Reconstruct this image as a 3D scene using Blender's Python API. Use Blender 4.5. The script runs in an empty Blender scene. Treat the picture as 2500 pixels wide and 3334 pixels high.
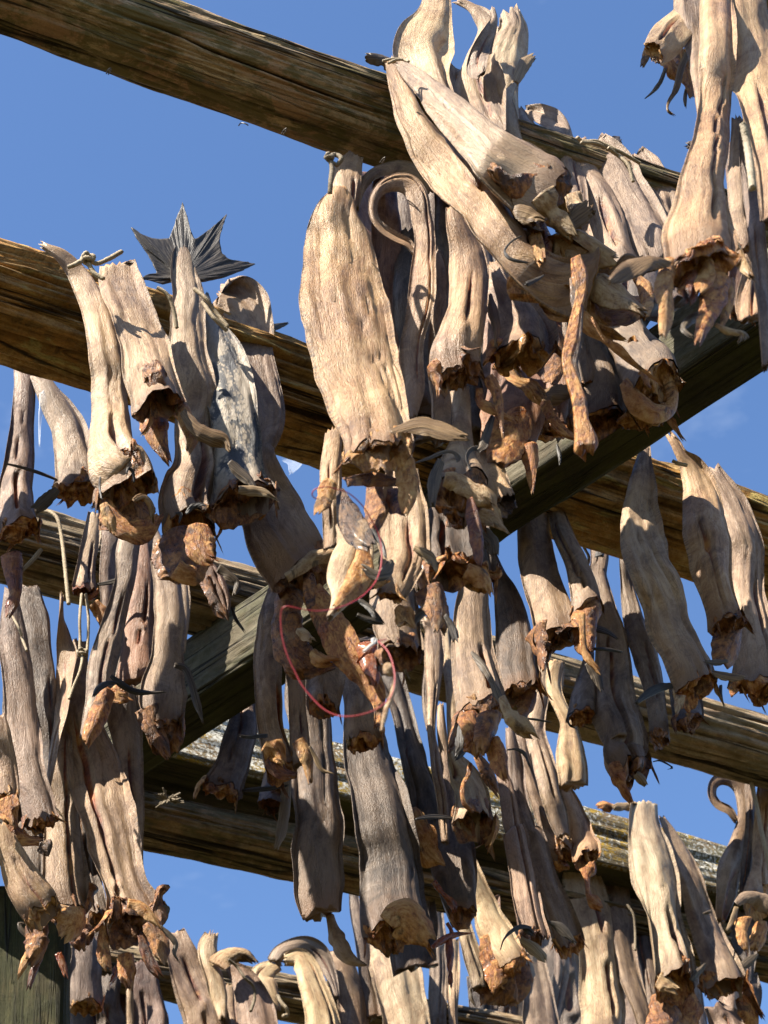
import bpy, math, random
import numpy as np
from mathutils import Vector

# ---------------------------------------------------------------- camera, sky, sun, exposure
scene = bpy.context.scene
COL = scene.collection
FPX = 6500.0                      # focal length in photo pixels (2500 x 3334)
CX, CY = 1250.0, 1667.0
up_c = np.array([-894.0, 6347.0, FPX]); up_c /= np.linalg.norm(up_c)   # world up in camera axes (right, up, forward)
sp = up_c[2]; cp = math.sqrt(1 - sp * sp)
FW = np.array([0.0, cp, sp])
e1 = np.array([1.0, 0.0, 0.0]); e2 = np.array([0.0, -sp, cp])
sr = up_c[0] / cp; cr = math.sqrt(1 - sr * sr)
RT = cr * e1 + sr * e2
UP = -sr * e1 + cr * e2
CAM = np.array([0.0, 0.0, 1.6])

cam_d = bpy.data.cameras.new("camera")
cam = bpy.data.objects.new("camera", cam_d); COL.objects.link(cam)
from mathutils import Matrix
cam.matrix_world = Matrix(((RT[0], UP[0], -FW[0], CAM[0]), (RT[1], UP[1], -FW[1], CAM[1]),
                           (RT[2], UP[2], -FW[2], CAM[2]), (0, 0, 0, 1)))
cam_d.sensor_fit = 'VERTICAL'; cam_d.sensor_height = 36.0; cam_d.sensor_width = 27.0
cam_d.lens = 36.0 * FPX / 3334.0
cam_d.clip_end = 4000
cam_d.dof.use_dof = True
cam_d.dof.focus_distance = 2.75
cam_d.dof.aperture_fstop = 14.0
scene.camera = cam

SUN_AZ, SUN_EL = math.radians(-142), math.radians(50)     # azimuth clockwise from +Y
sdir = np.array([math.sin(SUN_AZ) * math.cos(SUN_EL), math.cos(SUN_AZ) * math.cos(SUN_EL), math.sin(SUN_EL)])
w = bpy.data.worlds.new("World"); scene.world = w; w.use_nodes = True
nt = w.node_tree; nt.nodes.clear()
out = nt.nodes.new('ShaderNodeOutputWorld'); bg = nt.nodes.new('ShaderNodeBackground')
sky = nt.nodes.new('ShaderNodeTexSky'); sky.sky_type = 'NISHITA'; sky.sun_disc = False
sky.sun_elevation = SUN_EL; sky.sun_rotation = SUN_AZ % (2 * math.pi)
sky.air_density = 1.0; sky.dust_density = 0.35; sky.ozone_density = 2.4
tc = nt.nodes.new('ShaderNodeTexCoord')
mp = nt.nodes.new('ShaderNodeMapping'); mp.inputs['Scale'].default_value = (1.0, 1.0, 2.2); mp.inputs['Location'].default_value = (0.35, 0.2, 0.1)
cn = nt.nodes.new('ShaderNodeTexNoise'); cn.inputs['Scale'].default_value = 4.5; cn.inputs['Detail'].default_value = 7; cn.inputs['Roughness'].default_value = 0.6
crp = nt.nodes.new('ShaderNodeValToRGB'); crp.color_ramp.elements[0].position = 0.60; crp.color_ramp.elements[1].position = 0.95
crp.color_ramp.elements[1].color = (0.5, 0.5, 0.5, 1)
mx = nt.nodes.new('ShaderNodeMix'); mx.data_type = 'RGBA'
mx.inputs[7].default_value = (5.2, 5.8, 6.6, 1)
nt.links.new(tc.outputs['Generated'], mp.inputs[0]); nt.links.new(mp.outputs[0], cn.inputs['Vector'])
nt.links.new(cn.outputs[0], crp.inputs[0]); nt.links.new(crp.outputs[0], mx.inputs[0])
hs = nt.nodes.new('ShaderNodeHueSaturation'); hs.inputs['Hue'].default_value = 0.504; hs.inputs['Saturation'].default_value = 1.12; hs.inputs['Value'].default_value = 1.10
nt.links.new(sky.outputs[0], hs.inputs['Color']); nt.links.new(hs.outputs[0], mx.inputs[6])
nt.links.new(mx.outputs[2], bg.inputs[0]); bg.inputs[1].default_value = 0.068
nt.links.new(bg.outputs[0], out.inputs[0])

sl = bpy.data.lights.new("sun", 'SUN'); sl.energy = 4.9; sl.angle = math.radians(0.5); sl.color = (1.0, 0.92, 0.80)
so = bpy.data.objects.new("sun", sl); COL.objects.link(so)
so.rotation_euler = Vector(-sdir).to_track_quat('-Z', 'Y').to_euler()
so.location = (-3, -4, 8)
scene.view_settings.view_transform = 'Standard'; scene.view_settings.look = 'None'
scene.view_settings.exposure = 1.78; scene.view_settings.gamma = 1.0
scene.render.engine = 'CYCLES'
scene.cycles.max_bounces = 8; scene.cycles.diffuse_bounces = 4

# ---------------------------------------------------------------- maths helpers
TILES = {'F': (0, 0, 1.0), 'Z0': (0, 0, .8439), 'Z1': (0, 700, .6028), 'Z2': (900, 400, .4972), 'Z3': (1600, 0, .5425),
         'Z4': (0, 1500, .5425), 'Z5': (750, 1350, .5425), 'Z6': (1550, 1400, .5726), 'Z7': (0, 2400, .7233),
         'Z8': (1100, 2300, .8439), 'T1': (1200, 0, .4219), 'T2': (1350, 600, .5425), 'T3': (2050, 0, .5196),
         'T4': (0, 2250, .4902), 'T5': (450, 2750, .5425), 'T6': (1300, 1900, .4219), 'T7': (1200, 2600, .4822),
         'T8': (1850, 2450, .3998)}

def ray(x, y):
    v = RT * (x - CX) + UP * (CY - y) + FW * FPX
    return v / np.linalg.norm(v)

def at_z(x, y, z):
    d = ray(x, y)
    return CAM + d * ((z - CAM[2]) / d[2])

def h3(ix, iy, iz, seed):
    n = (ix * 73856093) ^ (iy * 19349663) ^ (iz * 83492791) ^ (seed * 2654435761)
    n = (n ^ (n >> 13)) & 0xffffffff
    n = (n * 1274126177) & 0xffffffff
    n = (n ^ (n >> 16)) & 0xffffffff
    n = (n * 2246822519) & 0xffffffff
    n = n ^ (n >> 15)
    return (n & 0xffff) / 32767.5 - 1.0

def noise(p, seed=0):
    """value noise, p (..., 3) -> (...)"""
    p = np.asarray(p, float)
    i = np.floor(p).astype(np.int64); f = p - i
    f = f * f * f * (f * (f * 6 - 15) + 10)
    r = 0
    for dx in (0, 1):
        wx = f[..., 0] if dx else 1 - f[..., 0]
        for dy in (0, 1):
            wy = f[..., 1] if dy else 1 - f[..., 1]
            for dz in (0, 1):
                wz = f[..., 2] if dz else 1 - f[..., 2]
                r = r + wx * wy * wz * h3(i[..., 0] + dx, i[..., 1] + dy, i[..., 2] + dz, seed)
    return r

def fbm(p, seed=0, oct=4, gain=.5):
    p = np.asarray(p, float); a = 1.0; s = 0; t = 0
    for k in range(oct):
        s = s + a * noise(p, seed + k * 17); t += a; a *= gain; p = p * 2.03
    return s / t

def vec3(a, b, c):
    a, b, c = np.broadcast_arrays(a, b, c)
    return np.stack([a, b, c], -1)

def catmull(K, n):
    """resample key rows K (k, c) smoothly to n rows, by arc length of the keys"""
    K = np.asarray(K, float)
    if len(K) == 2:
        t = np.linspace(0, 1, n)[:, None]
        return K[0] * (1 - t) + K[1] * t
    seg = np.linalg.norm(np.diff(K[:, :2], axis=0), axis=1); seg = np.maximum(seg, 1e-6)
    T = np.concatenate([[0], np.cumsum(seg)])
    m = np.zeros_like(K)
    m[1:-1] = (K[2:] - K[:-2]) / (T[2:] - T[:-2])[:, None]
    m[0] = (K[1] - K[0]) / seg[0]; m[-1] = (K[-1] - K[-2]) / seg[-1]
    t = np.linspace(0, T[-1], n)
    i = np.clip(np.searchsorted(T, t, 'right') - 1, 0, len(K) - 2)
    hh = seg[i][:, None]; u = ((t - T[i]) / seg[i])[:, None]
    u2, u3 = u * u, u * u * u
    return (2 * u3 - 3 * u2 + 1) * K[i] + (u3 - 2 * u2 + u) * hh * m[i] + (-2 * u3 + 3 * u2) * K[i + 1] + (u3 - u2) * hh * m[i + 1]

def norm(v):
    return v / np.maximum(np.linalg.norm(v, axis=-1, keepdims=True), 1e-9)

# ---------------------------------------------------------------- mesh building
class Buf:
    def __init__(s):
        s.v, s.f, s.suv, s.msk, s.n = [], [], [], [], 0
    def add(s, v, f, suv, msk):
        s.v.append(v); s.f.extend([[a + s.n for a in q] for q in f]); s.suv.append(suv); s.msk.append(msk); s.n += len(v)

def grid_faces(n, M, closed=True):
    i = np.arange(n - 1)[:, None]; j = np.arange(M if closed else M - 1)[None, :]
    j2 = (j + 1) % M
    q = np.stack([i * M + j, i * M + j2, (i + 1) * M + j2, (i + 1) * M + j], -1)
    return q.reshape(-1, 4).tolist()

def link(name, buf, mat, parent=None, smooth=True):
    me = bpy.data.meshes.new(name)
    v = np.concatenate(buf.v)
    me.from_pydata(v.tolist(), [], buf.f)
    a = me.attributes.new('suv', 'FLOAT_VECTOR', 'POINT'); a.data.foreach_set('vector', np.concatenate(buf.suv).astype(np.float32).ravel())
    a = me.attributes.new('msk', 'FLOAT_VECTOR', 'POINT'); a.data.foreach_set('vector', np.concatenate(buf.msk).astype(np.float32).ravel())
    me.polygons.foreach_set('use_smooth', [smooth] * len(me.polygons))
    me.materials.append(mat)
    me.update()
    o = bpy.data.objects.new(name, me); COL.objects.link(o)
    if parent is not None:
        o.parent = parent
        o.matrix_parent_inverse = Matrix.Translation(-parent.location)
    return o

def sweep(buf, P, S, N, W, T, M=44, seed=0, fold=1.0, fringe=0.0, rag_top=0.0, rag_end=0.0, cut=0.0, slit=None,
          cap_top=True, cap_end=True, back=.6, fine=1.0, rib=0.0, core=.86, curl=0.0):
    """sweep a flattened dried-skin section along P; returns the last ring and the last tangent"""
    n = len(P)
    tan = norm(np.gradient(P, axis=0))
    L = np.concatenate([[0], np.cumsum(np.linalg.norm(np.diff(P, axis=0), axis=1))])
    vf = L / max(L[-1], 1e-6)
    a = 2 * np.pi * np.arange(M) / M
    c = np.cos(a); s = np.sin(a)
    xn = np.sign(c) * np.abs(c) ** .85
    h = np.maximum(0, 1 - np.abs(xn / core) ** 2.3) ** .62
    if fringe > 0:
        h = np.where(np.abs(xn) > core * .97, .06, np.maximum(h, .06))
    else:
        h = np.maximum(0, 1 - np.abs(xn) ** 2.3) ** .62
    X = xn[None, :] * np.ones((n, 1)); V = L[:, None] * np.ones((1, M)); VF = vf[:, None] * np.ones((1, M))
    front = (s > 0)[None, :] * np.ones((n, 1))
    sgn = np.where(s > 1e-6, 1.0, np.where(s < -1e-6, -back, 0.0))[None, :]
    w2 = (W / 2)[:, None]; t2 = (T / 2)[:, None]
    side = np.where(X > 0, 1.0, 7.0)
    ed = 1 + np.abs(X) ** 4 * (.05 * fbm(vec3(V * 7, side, seed * .37), seed, 2) + .012 * fbm(vec3(V * 45, side, seed * .7), seed + 3, 3)) * fine
    U = X * w2
    Y = t2 * h[None, :] * sgn
    # long folds and creases of dried skin
    wq = .010 * fbm(vec3(U * 20, V * 9, seed), seed + 4, 2)
    q = vec3((U + wq) * 20 + seed, V * 1.9, front * 9 + seed * .13)
    f1 = fbm(q, seed + 5, 3, .42)
    q2 = vec3((U + wq) * 36 + seed, V * 1.1, front * 9)
    f2 = np.clip(1 - np.abs(fbm(q2, seed + 9, 2, .4)) * 4.2, 0, 1) ** 1.5 * (.3 + .7 * np.clip(noise(vec3(U * 12, V * 2.5, seed), seed + 10) * 1.5 + .5, 0, 1))
    f5 = 1 - np.abs(noise(vec3((U + wq * .7) * 75 + seed, V * 1.6, front * 5), seed + 14)) * 2.2
    f5 = np.clip(f5, -.2, 1) * (.25 + np.clip(noise(vec3(U * 22, V * 3, seed), seed + 15) + .25, 0, 1))
    f3 = noise(vec3(U * 200, V * 34, front * 3 + seed), seed + 11)
    f4 = fbm(vec3(U * 34, V * 30, front * 3 + seed), seed + 13, 3)
    wfac = np.minimum(1.0, w2 / .05) * (1 - np.abs(X) ** 6)
    ff = np.where(s > 0, 1, -1)[None, :]
    D = ff * fold * wfac * (.016 * f1 + .0010 * f5 - .0052 * f2 + .0003 * f3 + .0014 * f4)
    if curl:
        cv = curl * (1 + .8 * noise(vec3(V * 18, 0, seed), seed + 61)) * W[:, None]
        D = D - cv * (X * X - .33) + .25 * cv * X * noise(vec3(V * 25, 3, seed), seed + 62)
    if rib > 0:
        D = D + rib * np.sin(X * 26 + seed) * (1 - np.abs(X) ** 4)
    Y = Y + D
    # fringe waves like crinkled fin edges
    if fringe > 0:
        ew = np.clip((np.abs(X) - .72) / .28, 0, 1)
        Y = Y + ew * fringe * np.minimum(1, w2 / .05) * (.016 * (noise(vec3(V * 5, side, seed), seed + 21) + .15) + .0010 * noise(vec3(V * 45, side, seed), seed + 22))
    sm = np.zeros_like(X)
    if slit:
        sx, v0, v1, sw = slit
        along = np.clip((VF - v0) / .12, 0, 1) * np.clip((v1 + .08 - VF) / .08, 0, 1)
        cxs = sx + .12 * noise(vec3(V * 9, 0, seed), seed + 31)
        g = np.exp(-(((X - cxs) / (sw * (.35 + .65 * along))) ** 4)) * along * front
        sm = g
        Y = Y - g * t2 * 1.15
        lip = np.exp(-(((np.abs(X - cxs) - sw * 1.25) / (sw * .5)) ** 2)) * along * front
        Y = Y + lip * t2 * .25
    pos = P[:, None, :] + S[:, None, :] * (U * ed)[..., None] + N[:, None, :] * Y[..., None]
    if rag_top > 0:
        k = np.clip(1 - V / (rag_top * 2.2), 0, 1)
        pos = pos + tan[:, None, :] * (k * rag_top * (.55 * noise(vec3(X * 7, 0, seed), seed + 41) + .45 * noise(vec3(X * 19, front, seed), seed + 42)))[..., None]
    if rag_end > 0 or cut:
        k = np.clip(1 - (L[-1] - V) / max(rag_end * 2.5, .03), 0, 1)
        amt = rag_end * (.6 * noise(vec3(X * 2.6, front * 3, seed), seed + 51) + .4 * noise(vec3(X * 11, front * 3, seed), seed + 52)) - cut * .25 * (s[None, :] > 0) * np.sin(a)[None, :] + cut * 1.3 * (s[None, :] < 0) * -np.sin(a)[None, :]
        pos = pos + tan[:, None, :] * (k * amt)[..., None]
    suv = vec3(U + seed * .731, V, seed * 1.37)
    edg = np.clip((np.abs(X) - .70) / .30, 0, 1) if fringe > 0 else np.clip((np.abs(X) - .9) / .1, 0, 1) * .5
    msk = vec3(edg, sm, VF)
    vv = pos.reshape(-1, 3); f = grid_faces(n, M); suv = suv.reshape(-1, 3); msk = msk.reshape(-1, 3)
    extra_v, extra_s, extra_m = [], [], []
    if cap_top:
        for j in range(M // 2):
            pass
        c0 = n * M + len(extra_v); extra_v.append(pos[0].mean(0)); extra_s.append(suv[:M].mean(0)); extra_m.append(msk[0])
        f += [[c0, (j + 1) % M, j] for j in range(M)]
    if cap_end:
        c1 = n * M + len(extra_v); extra_v.append(pos[-1].mean(0) - tan[-1] * .004); extra_s.append(suv[-M:].mean(0)); extra_m.append(msk[-1])
        b = (n - 1) * M
        f += [[c1, b + j, b + (j + 1) % M] for j in range(M)]
    if extra_v:
        vv = np.concatenate([vv, np.array(extra_v)]); suv = np.concatenate([suv, np.array(extra_s)]); msk = np.concatenate([msk, np.array(extra_m)])
    buf.add(vv, f, suv, msk)
    return pos[-1], tan[-1]

def tube(buf, P, r, M=10, twist=0.0, seed=0):
    """round cord along 3-D points P with optional rope lay"""
    P = np.asarray(P, float)
    L = np.concatenate([[0], np.cumsum(np.linalg.norm(np.diff(P, axis=0), axis=1))])
    r0 = r if np.isscalar(r) else min(r)
    n = int(np.clip(L[-1] / max(r0 * (.22 if twist else .8), .0006), 6, 900))
    Q = catmull3(P, n)
    tan = norm(np.gradient(Q, axis=0))
    ref = np.array([.31, .87, .38])
    S = norm(np.cross(tan, ref)); N = np.cross(S, tan)
    l = np.linspace(0, L[-1], n)
    a = 2 * np.pi * np.arange(M) / M
    rr = np.full((n, M), r) if np.isscalar(r) else np.interp(np.linspace(0, 1, n), np.linspace(0, 1, len(r)), r)[:, None] * np.ones((1, M))
    if twist:
        rr = rr * (.72 + .42 * np.abs(np.sin(1.5 * a[None, :] + l[:, None] * twist)))
        rr = rr * (1 + .12 * noise(vec3(l[:, None] * 300, a[None, :] * 2, seed)))
    pos = Q[:, None, :] + S[:, None, :] * (np.cos(a)[None, :] * rr)[..., None] + N[:, None, :] * (np.sin(a)[None, :] * rr)[..., None]
    suv = vec3(a[None, :] * rr + seed, l[:, None], seed).reshape(-1, 3)
    f = grid_faces(n, M)
    v = np.concatenate([pos.reshape(-1, 3), Q[:1], Q[-1:]])
    f += [[n * M, (j + 1) % M, j] for j in range(M)] + [[n * M + 1, (n - 1) * M + j, (n - 1) * M + (j + 1) % M] for j in range(M)]
    suv = np.concatenate([suv, suv[:1], suv[-1:]])
    buf.add(v, f, suv, np.zeros_like(suv))

def catmull3(P, n):
    P = np.asarray(P, float)
    if len(P) == 2:
        t = np.linspace(0, 1, n)[:, None]; return P[0] * (1 - t) + P[1] * t
    d = np.maximum(np.linalg.norm(np.diff(P, axis=0), axis=1), 1e-6)
    T = np.concatenate([[0], np.cumsum(d)]); m = np.zeros_like(P)
    m[1:-1] = (P[2:] - P[:-2]) / (T[2:] - T[:-2])[:, None]; m[0] = (P[1] - P[0]) / d[0]; m[-1] = (P[-1] - P[-2]) / d[-1]
    t = np.linspace(0, T[-1], n); i = np.clip(np.searchsorted(T, t, 'right') - 1, 0, len(P) - 2)
    hh = d[i][:, None]; u = ((t - T[i]) / d[i])[:, None]; u2, u3 = u * u, u ** 3
    return (2 * u3 - 3 * u2 + 1) * P[i] + (u3 - 2 * u2 + u) * hh * m[i] + (-2 * u3 + 3 * u2) * P[i + 1] + (u3 - u2) * hh * m[i + 1]

# ---------------------------------------------------------------- materials
class MB:
    def __init__(s, name):
        s.m = bpy.data.materials.new(name); s.m.use_nodes = True; s.t = s.m.node_tree; s.t.nodes.clear()
        s.o = s.n('ShaderNodeOutputMaterial')
        s.a = s.n('ShaderNodeAttribute'); s.a.attribute_name = 'suv'
        s.k = s.n('ShaderNodeAttribute'); s.k.attribute_name = 'msk'
        sp = s.n('ShaderNodeSeparateXYZ'); s.l(s.k.outputs['Vector'], sp.inputs[0]); s.edge, s.slit, s.vf = sp.outputs
    def n(s, t): return s.t.nodes.new(t)
    def l(s, a, b): s.t.links.new(a, b)
    def mapv(s, sc):
        m = s.n('ShaderNodeMapping'); m.inputs['Scale'].default_value = sc; s.l(s.a.outputs['Vector'], m.inputs[0]); return m.outputs[0]
    def noise(s, sc, detail=4, rough=.55, dist=0.0, vec=None):
        t = s.n('ShaderNodeTexNoise'); t.inputs['Scale'].default_value = 1.0; t.inputs['Detail'].default_value = detail
        t.inputs['Roughness'].default_value = rough; t.inputs['Distortion'].default_value = dist
        s.l(vec or s.mapv(sc), t.inputs['Vector']); return t.outputs[0]
    def ramp(s, fac, stops):
        r = s.n('ShaderNodeValToRGB'); cr = r.color_ramp
        while len(cr.elements) < len(stops): cr.elements.new(.5)
        for e, (p, c) in zip(cr.elements, stops):
            e.position = p; e.color = (c, c, c, 1) if np.isscalar(c) else (*c, 1)
        s.l(fac, r.inputs[0]); return r.outputs[0]
    def mix(s, f, a, b, mode='MIX'):
        m = s.n('ShaderNodeMix'); m.data_type = 'RGBA'; m.blend_type = mode
        for sock, v in ((m.inputs[0], f), (m.inputs[6], a), (m.inputs[7], b)):
            if hasattr(v, 'links'): s.l(v, sock)
            elif np.isscalar(v): sock.default_value = v
            else: sock.default_value = (*v, 1)
        return m.outputs[2]
    def math(s, op, a, b=0.0):
        m = s.n('ShaderNodeMath'); m.operation = op; m.use_clamp = False
        for sock, v in ((m.inputs[0], a), (m.inputs[1], b)):
            if hasattr(v, 'links'): s.l(v, sock)
            else: sock.default_value = v
        return m.outputs[0]
    def bump(s, h, st, dist):
        b = s.n('ShaderNodeBump'); b.inputs['Strength'].default_value = st; b.inputs['Distance'].default_value = dist
        s.l(h, b.inputs['Height']); return b.outputs[0]
    def done(s, col, rough=.6, spec=.3, nrm=None, transl=0.0, coat=0.0, tcol=None, mul=(.75, .695, .615)):
        if hasattr(col, 'links'): col = s.mix(1.0, col, mul, 'MULTIPLY')
        b = s.n('ShaderNodeBsdfPrincipled')
        for sock, v in ((b.inputs['Base Color'], col), (b.inputs['Roughness'], rough)):
            if hasattr(v, 'links'): s.l(v, sock)
            elif np.isscalar(v): sock.default_value = v
            else: sock.default_value = (*v, 1)
        b.inputs['Specular IOR Level'].default_value = spec; b.inputs['Coat Weight'].default_value = coat; b.inputs['Coat Roughness'].default_value = .15
        if nrm is not None: s.l(nrm, b.inputs['Normal'])
        sh = b.outputs[0]
        if transl > 0:
            t = s.n('ShaderNodeBsdfTranslucent')
            tc_ = tcol if tcol is not None else col
            if hasattr(tc_, 'links'): s.l(tc_, t.inputs[0])
            else: t.inputs[0].default_value = (*tc_, 1)
            mxs = s.n('ShaderNodeMixShader'); mxs.inputs[0].default_value = transl
            s.l(sh, mxs.inputs[1]); s.l(t.outputs[0], mxs.inputs[2]); sh = mxs.outputs[0]
        s.l(sh, s.o.inputs[0]); return s.m

def skin(name, c1, c2, c3, edgec=(.07, .055, .045), stain=.75, scales=False, inner=(.24, .07, .025)):
    pc = [min(.78, x * y) for x, y in zip(c1, (1.05, 1.03, 1.02))]
    c1, c2, c3 = [[x * f for x, f in zip(c, g)] for c, g in ((c1, (.90, .82, .72)), (c2, (.74, .645, .555)), (c3, (.52, .43, .385)))]
    b = MB(name)
    mot = b.noise((34, 20, 1), 9, .74, .9)
    big = b.noise((7, 4.5, 1), 3, .5, .6)
    st = b.noise((330, 85, 1), 6, .68, 1.5)
    st2 = b.noise((60, 6, 1), 6, .62, 1.2)
    rid = b.noise((150, 7, 2), 4, .6, .6)
    fi = b.noise((620, 520, 3), 4, .65)
    net = b.noise((420, 260, 2), 3, .65, .8)
    m0 = b.math('ADD', b.math('MULTIPLY', mot, .6), b.math('MULTIPLY', big, .4))
    col = b.ramp(m0, [(.37, c3), (.46, c2), (.56, c1)])
    col = b.mix(b.math('MULTIPLY', b.ramp(st, [(.36, 1), (.47, 0)]), .16), col, [x * .6 for x in c3])
    col = b.mix(b.math('MULTIPLY', b.math('SUBTRACT', 1.0, b.ramp(b.math('ABSOLUTE', b.math('SUBTRACT', st2, .47)), [(.003, 0), (.015, 1)])), .5), col, [c3[0] * .42, c3[1] * .38, c3[2] * .36])
    col = b.mix(b.math('MULTIPLY', b.ramp(rid, [(.50, 0), (.70, 1)]), .28), col, pc)
    col = b.mix(b.math('MULTIPLY', b.ramp(fi, [(.38, 1), (.54, 0)]), .26), col, [x * .55 for x in c2])
    if scales:
        vo = b.n('ShaderNodeTexVoronoi'); vo.inputs['Scale'].default_value = 1.0; b.l(b.mapv((170, 120, 1)), vo.inputs['Vector'])
        k = b.ramp(vo.outputs['Distance'], [(.25, 1), (.55, 0)])
        patch = b.ramp(b.noise((22, 7, 1), 4, .6, .8), [(.40, 0), (.56, 1)])
        kk = b.math('MULTIPLY', b.math('ADD', b.math('MULTIPLY', k, .8), .5), patch)
        kk = b.ramp(kk, [(.25, 0), (.55, 1)])
        col = b.mix(kk, (.045, .047, .052), (.42, .37, .30))
    # crinkled fin rays along the edges: slanted fine stripes
    ry = b.noise((60, 230, 1), 3, .6, .9)
    ecol = b.mix(b.ramp(ry, [(.40, 0), (.58, 1)]), edgec, [(x + y) * .5 for x, y in zip(c1, c2)])
    col = b.mix(b.ramp(b.math('ADD', b.edge, b.math('MULTIPLY', b.math('SUBTRACT', mot, .5), .5)), [(.45, 0), (.95, .7)]), col, ecol)
    # flesh tinted brown towards the cut neck
    nk = b.ramp(b.math('ADD', b.vf, b.math('MULTIPLY', b.math('SUBTRACT', mot, .5), .22)), [(.90, 0), (1.0, stain)])
    col = b.mix(nk, col, (.15, .075, .03))
    inn = b.ramp(b.noise((60, 25, 1), 5, .6, .5), [(.36, [x * .35 for x in inner]), (.52, inner), (.66, (.55, .30, .12))])
    col = b.mix(b.ramp(b.slit, [(.25, 0), (.6, 1)]), col, inn)
    oi = b.n('ShaderNodeObjectInfo')
    hsv = b.n('ShaderNodeHueSaturation'); b.l(col, hsv.inputs['Color'])
    b.l(b.math('ADD', b.math('MULTIPLY', oi.outputs['Random'], .30), .80), hsv.inputs['Value'])
    b.l(b.math('ADD', b.math('MULTIPLY', oi.outputs['Random'], .25), .85), hsv.inputs['Saturation'])
    h = b.math('ADD', b.math('MULTIPLY', st, .5), b.math('ADD', b.math('MULTIPLY', net, .35), b.math('ADD', b.math('MULTIPLY', st2, .7), b.math('MULTIPLY', rid, .22))))
    h = b.math('ADD', h, b.math('MULTIPLY', b.math('MULTIPLY', ry, b.edge), .4))
    h = b.math('ADD', h, b.math('MULTIPLY', fi, .12))
    rg = b.ramp(mot, [(.38, .62), (.6, .40)])
    return b.done(hsv.outputs[0], rg, .42, b.bump(h, .8, .0040))

def flesh(name, lo, mid, hi, transl=.18, rough=.5, coat=.03):
    b = MB(name)
    a = b.noise((62, 62, 62), 7, .66, .8); c = b.noise((190, 70, 70), 6, .68, .5); f = b.noise((420, 420, 420), 3, .6)
    m = b.math('ADD', b.math('MULTIPLY', a, .45), b.math('ADD', b.math('MULTIPLY', c, .40), b.math('MULTIPLY', f, .15)))
    col = b.ramp(m, [(.37, lo), (.47, mid), (.58, hi)])
    og = b.noise((16, 16, 16), 4, .6, .5)
    col = b.mix(b.math('MULTIPLY', b.ramp(og, [(.50, 0), (.64, 1)]), .35), col, (mid[0] * .95, mid[1] * .62, mid[2] * .4))
    col = b.mix(b.math('MULTIPLY', b.ramp(c, [(.36, 1), (.50, 0)]), .45), col, lo)
    mb = b.noise((26, 26, 26), 5, .65, .6)
    col = b.mix(b.math('MULTIPLY', b.ramp(mb, [(.57, 0), (.64, 1)]), .35), col, (.50, .36, .20))
    col = b.mix(b.math('MULTIPLY', b.ramp(mb, [(.36, 1), (.44, 0)]), .75), col, (.025, .011, .006))
    h = b.math('ADD', b.math('MULTIPLY', c, 1.0), b.math('MULTIPLY', f, .35))
    r = b.ramp(a, [(.35, max(.15, rough - .28)), (.6, rough + .2)])
    return b.done(col, r, .4, b.bump(h, .9, .005), transl, coat, None, (.88, .78, .66))

def finm(name, c1, c2, transl=.2):
    b = MB(name)
    st = b.noise((700, 14, 1), 3, .5, .2); mt = b.noise((30, 20, 1), 4)
    col = b.mix(b.ramp(st, [(.38, 0), (.6, 1)]), c2, c1)
    col = b.mix(b.math('MULTIPLY', b.ramp(mt, [(.4, 1), (.6, 0)]), .5), col, c2)
    return b.done(col, .5, .3, b.bump(st, .7, .003), transl)

SK = {
    'tan': skin('skin_tan', (.58, .44, .275), (.43, .30, .18), (.25, .165, .11)),
    'gold': skin('skin_golden', (.68, .49, .28), (.53, .335, .165), (.30, .185, .115)),
    'pale': skin('skin_pale', (.62, .48, .32), (.48, .345, .22), (.27, .185, .13)),
    'cream': skin('skin_cream', (.70, .60, .42), (.60, .47, .30), (.38, .27, .17)),
    'grey': skin('skin_grey_brown', (.42, .325, .235), (.29, .215, .155), (.165, .12, .095)),
    'purple': skin('skin_mauve', (.37, .275, .22), (.26, .19, .155), (.15, .11, .097)),
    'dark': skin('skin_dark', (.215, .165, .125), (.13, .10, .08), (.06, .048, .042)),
    'pink': skin('skin_rosy', (.56, .42, .30), (.42, .30, .205), (.26, .175, .135)),
    'scale': skin('skin_scaled_silver', (.5, .47, .42), (.3, .28, .26), (.1, .1, .105), scales=True),
    'red': skin('skin_raw_brown', (.33, .20, .14), (.22, .12, .085), (.11, .06, .05)),
}
FL = {
    'amber': flesh('flesh_amber', (.045, .014, .005), (.36, .135, .028), (.64, .38, .14), .22, .48, .05),
    'gold': flesh('flesh_golden', (.15, .055, .012), (.48, .24, .065), (.66, .46, .22), .25),
    'brown': flesh('flesh_brown', (.028, .011, .006), (.17, .068, .024), (.42, .22, .085), .08),
    'dark': flesh('flesh_dark', (.012, .008, .006), (.055, .03, .018), (.18, .11, .06), .04),
    'red': flesh('flesh_red', (.04, .010, .005), (.16, .045, .015), (.34, .15, .05), .2, .4, .1),
    'cream': flesh('flesh_cream', (.17, .09, .04), (.40, .28, .15), (.54, .44, .29), .2),
    'resin': flesh('flesh_resin', (.12, .025, .006), (.30, .075, .012), (.50, .17, .03), .4, .12, .8),
    'fin': finm('fin_tan', (.34, .235, .125), (.13, .08, .042)),
    'fing': finm('fin_grey', (.24, .195, .145), (.07, .058, .048)),
    'find': finm('fin_black', (.085, .075, .065), (.020, .018, .017), .08),
    'pale': finm('fin_pale', (.44, .35, .23), (.24, .17, .10)),
}
# ---------------------------------------------------------------- objects: tagging
def tag(o, label, cat, group=None):
    o['label'] = label; o['category'] = cat
    if group: o['group'] = group
    return o

def to_px(pts):
    t = TILES['F']; r = []
    for p in pts:
        if isinstance(p, str): t = TILES[p]
        else: r.append((t[0] + p[0] * t[2], t[1] + p[1] * t[2], (p[2] if len(p) > 2 else 10) * t[2]))
    return np.array(r, float)

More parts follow.
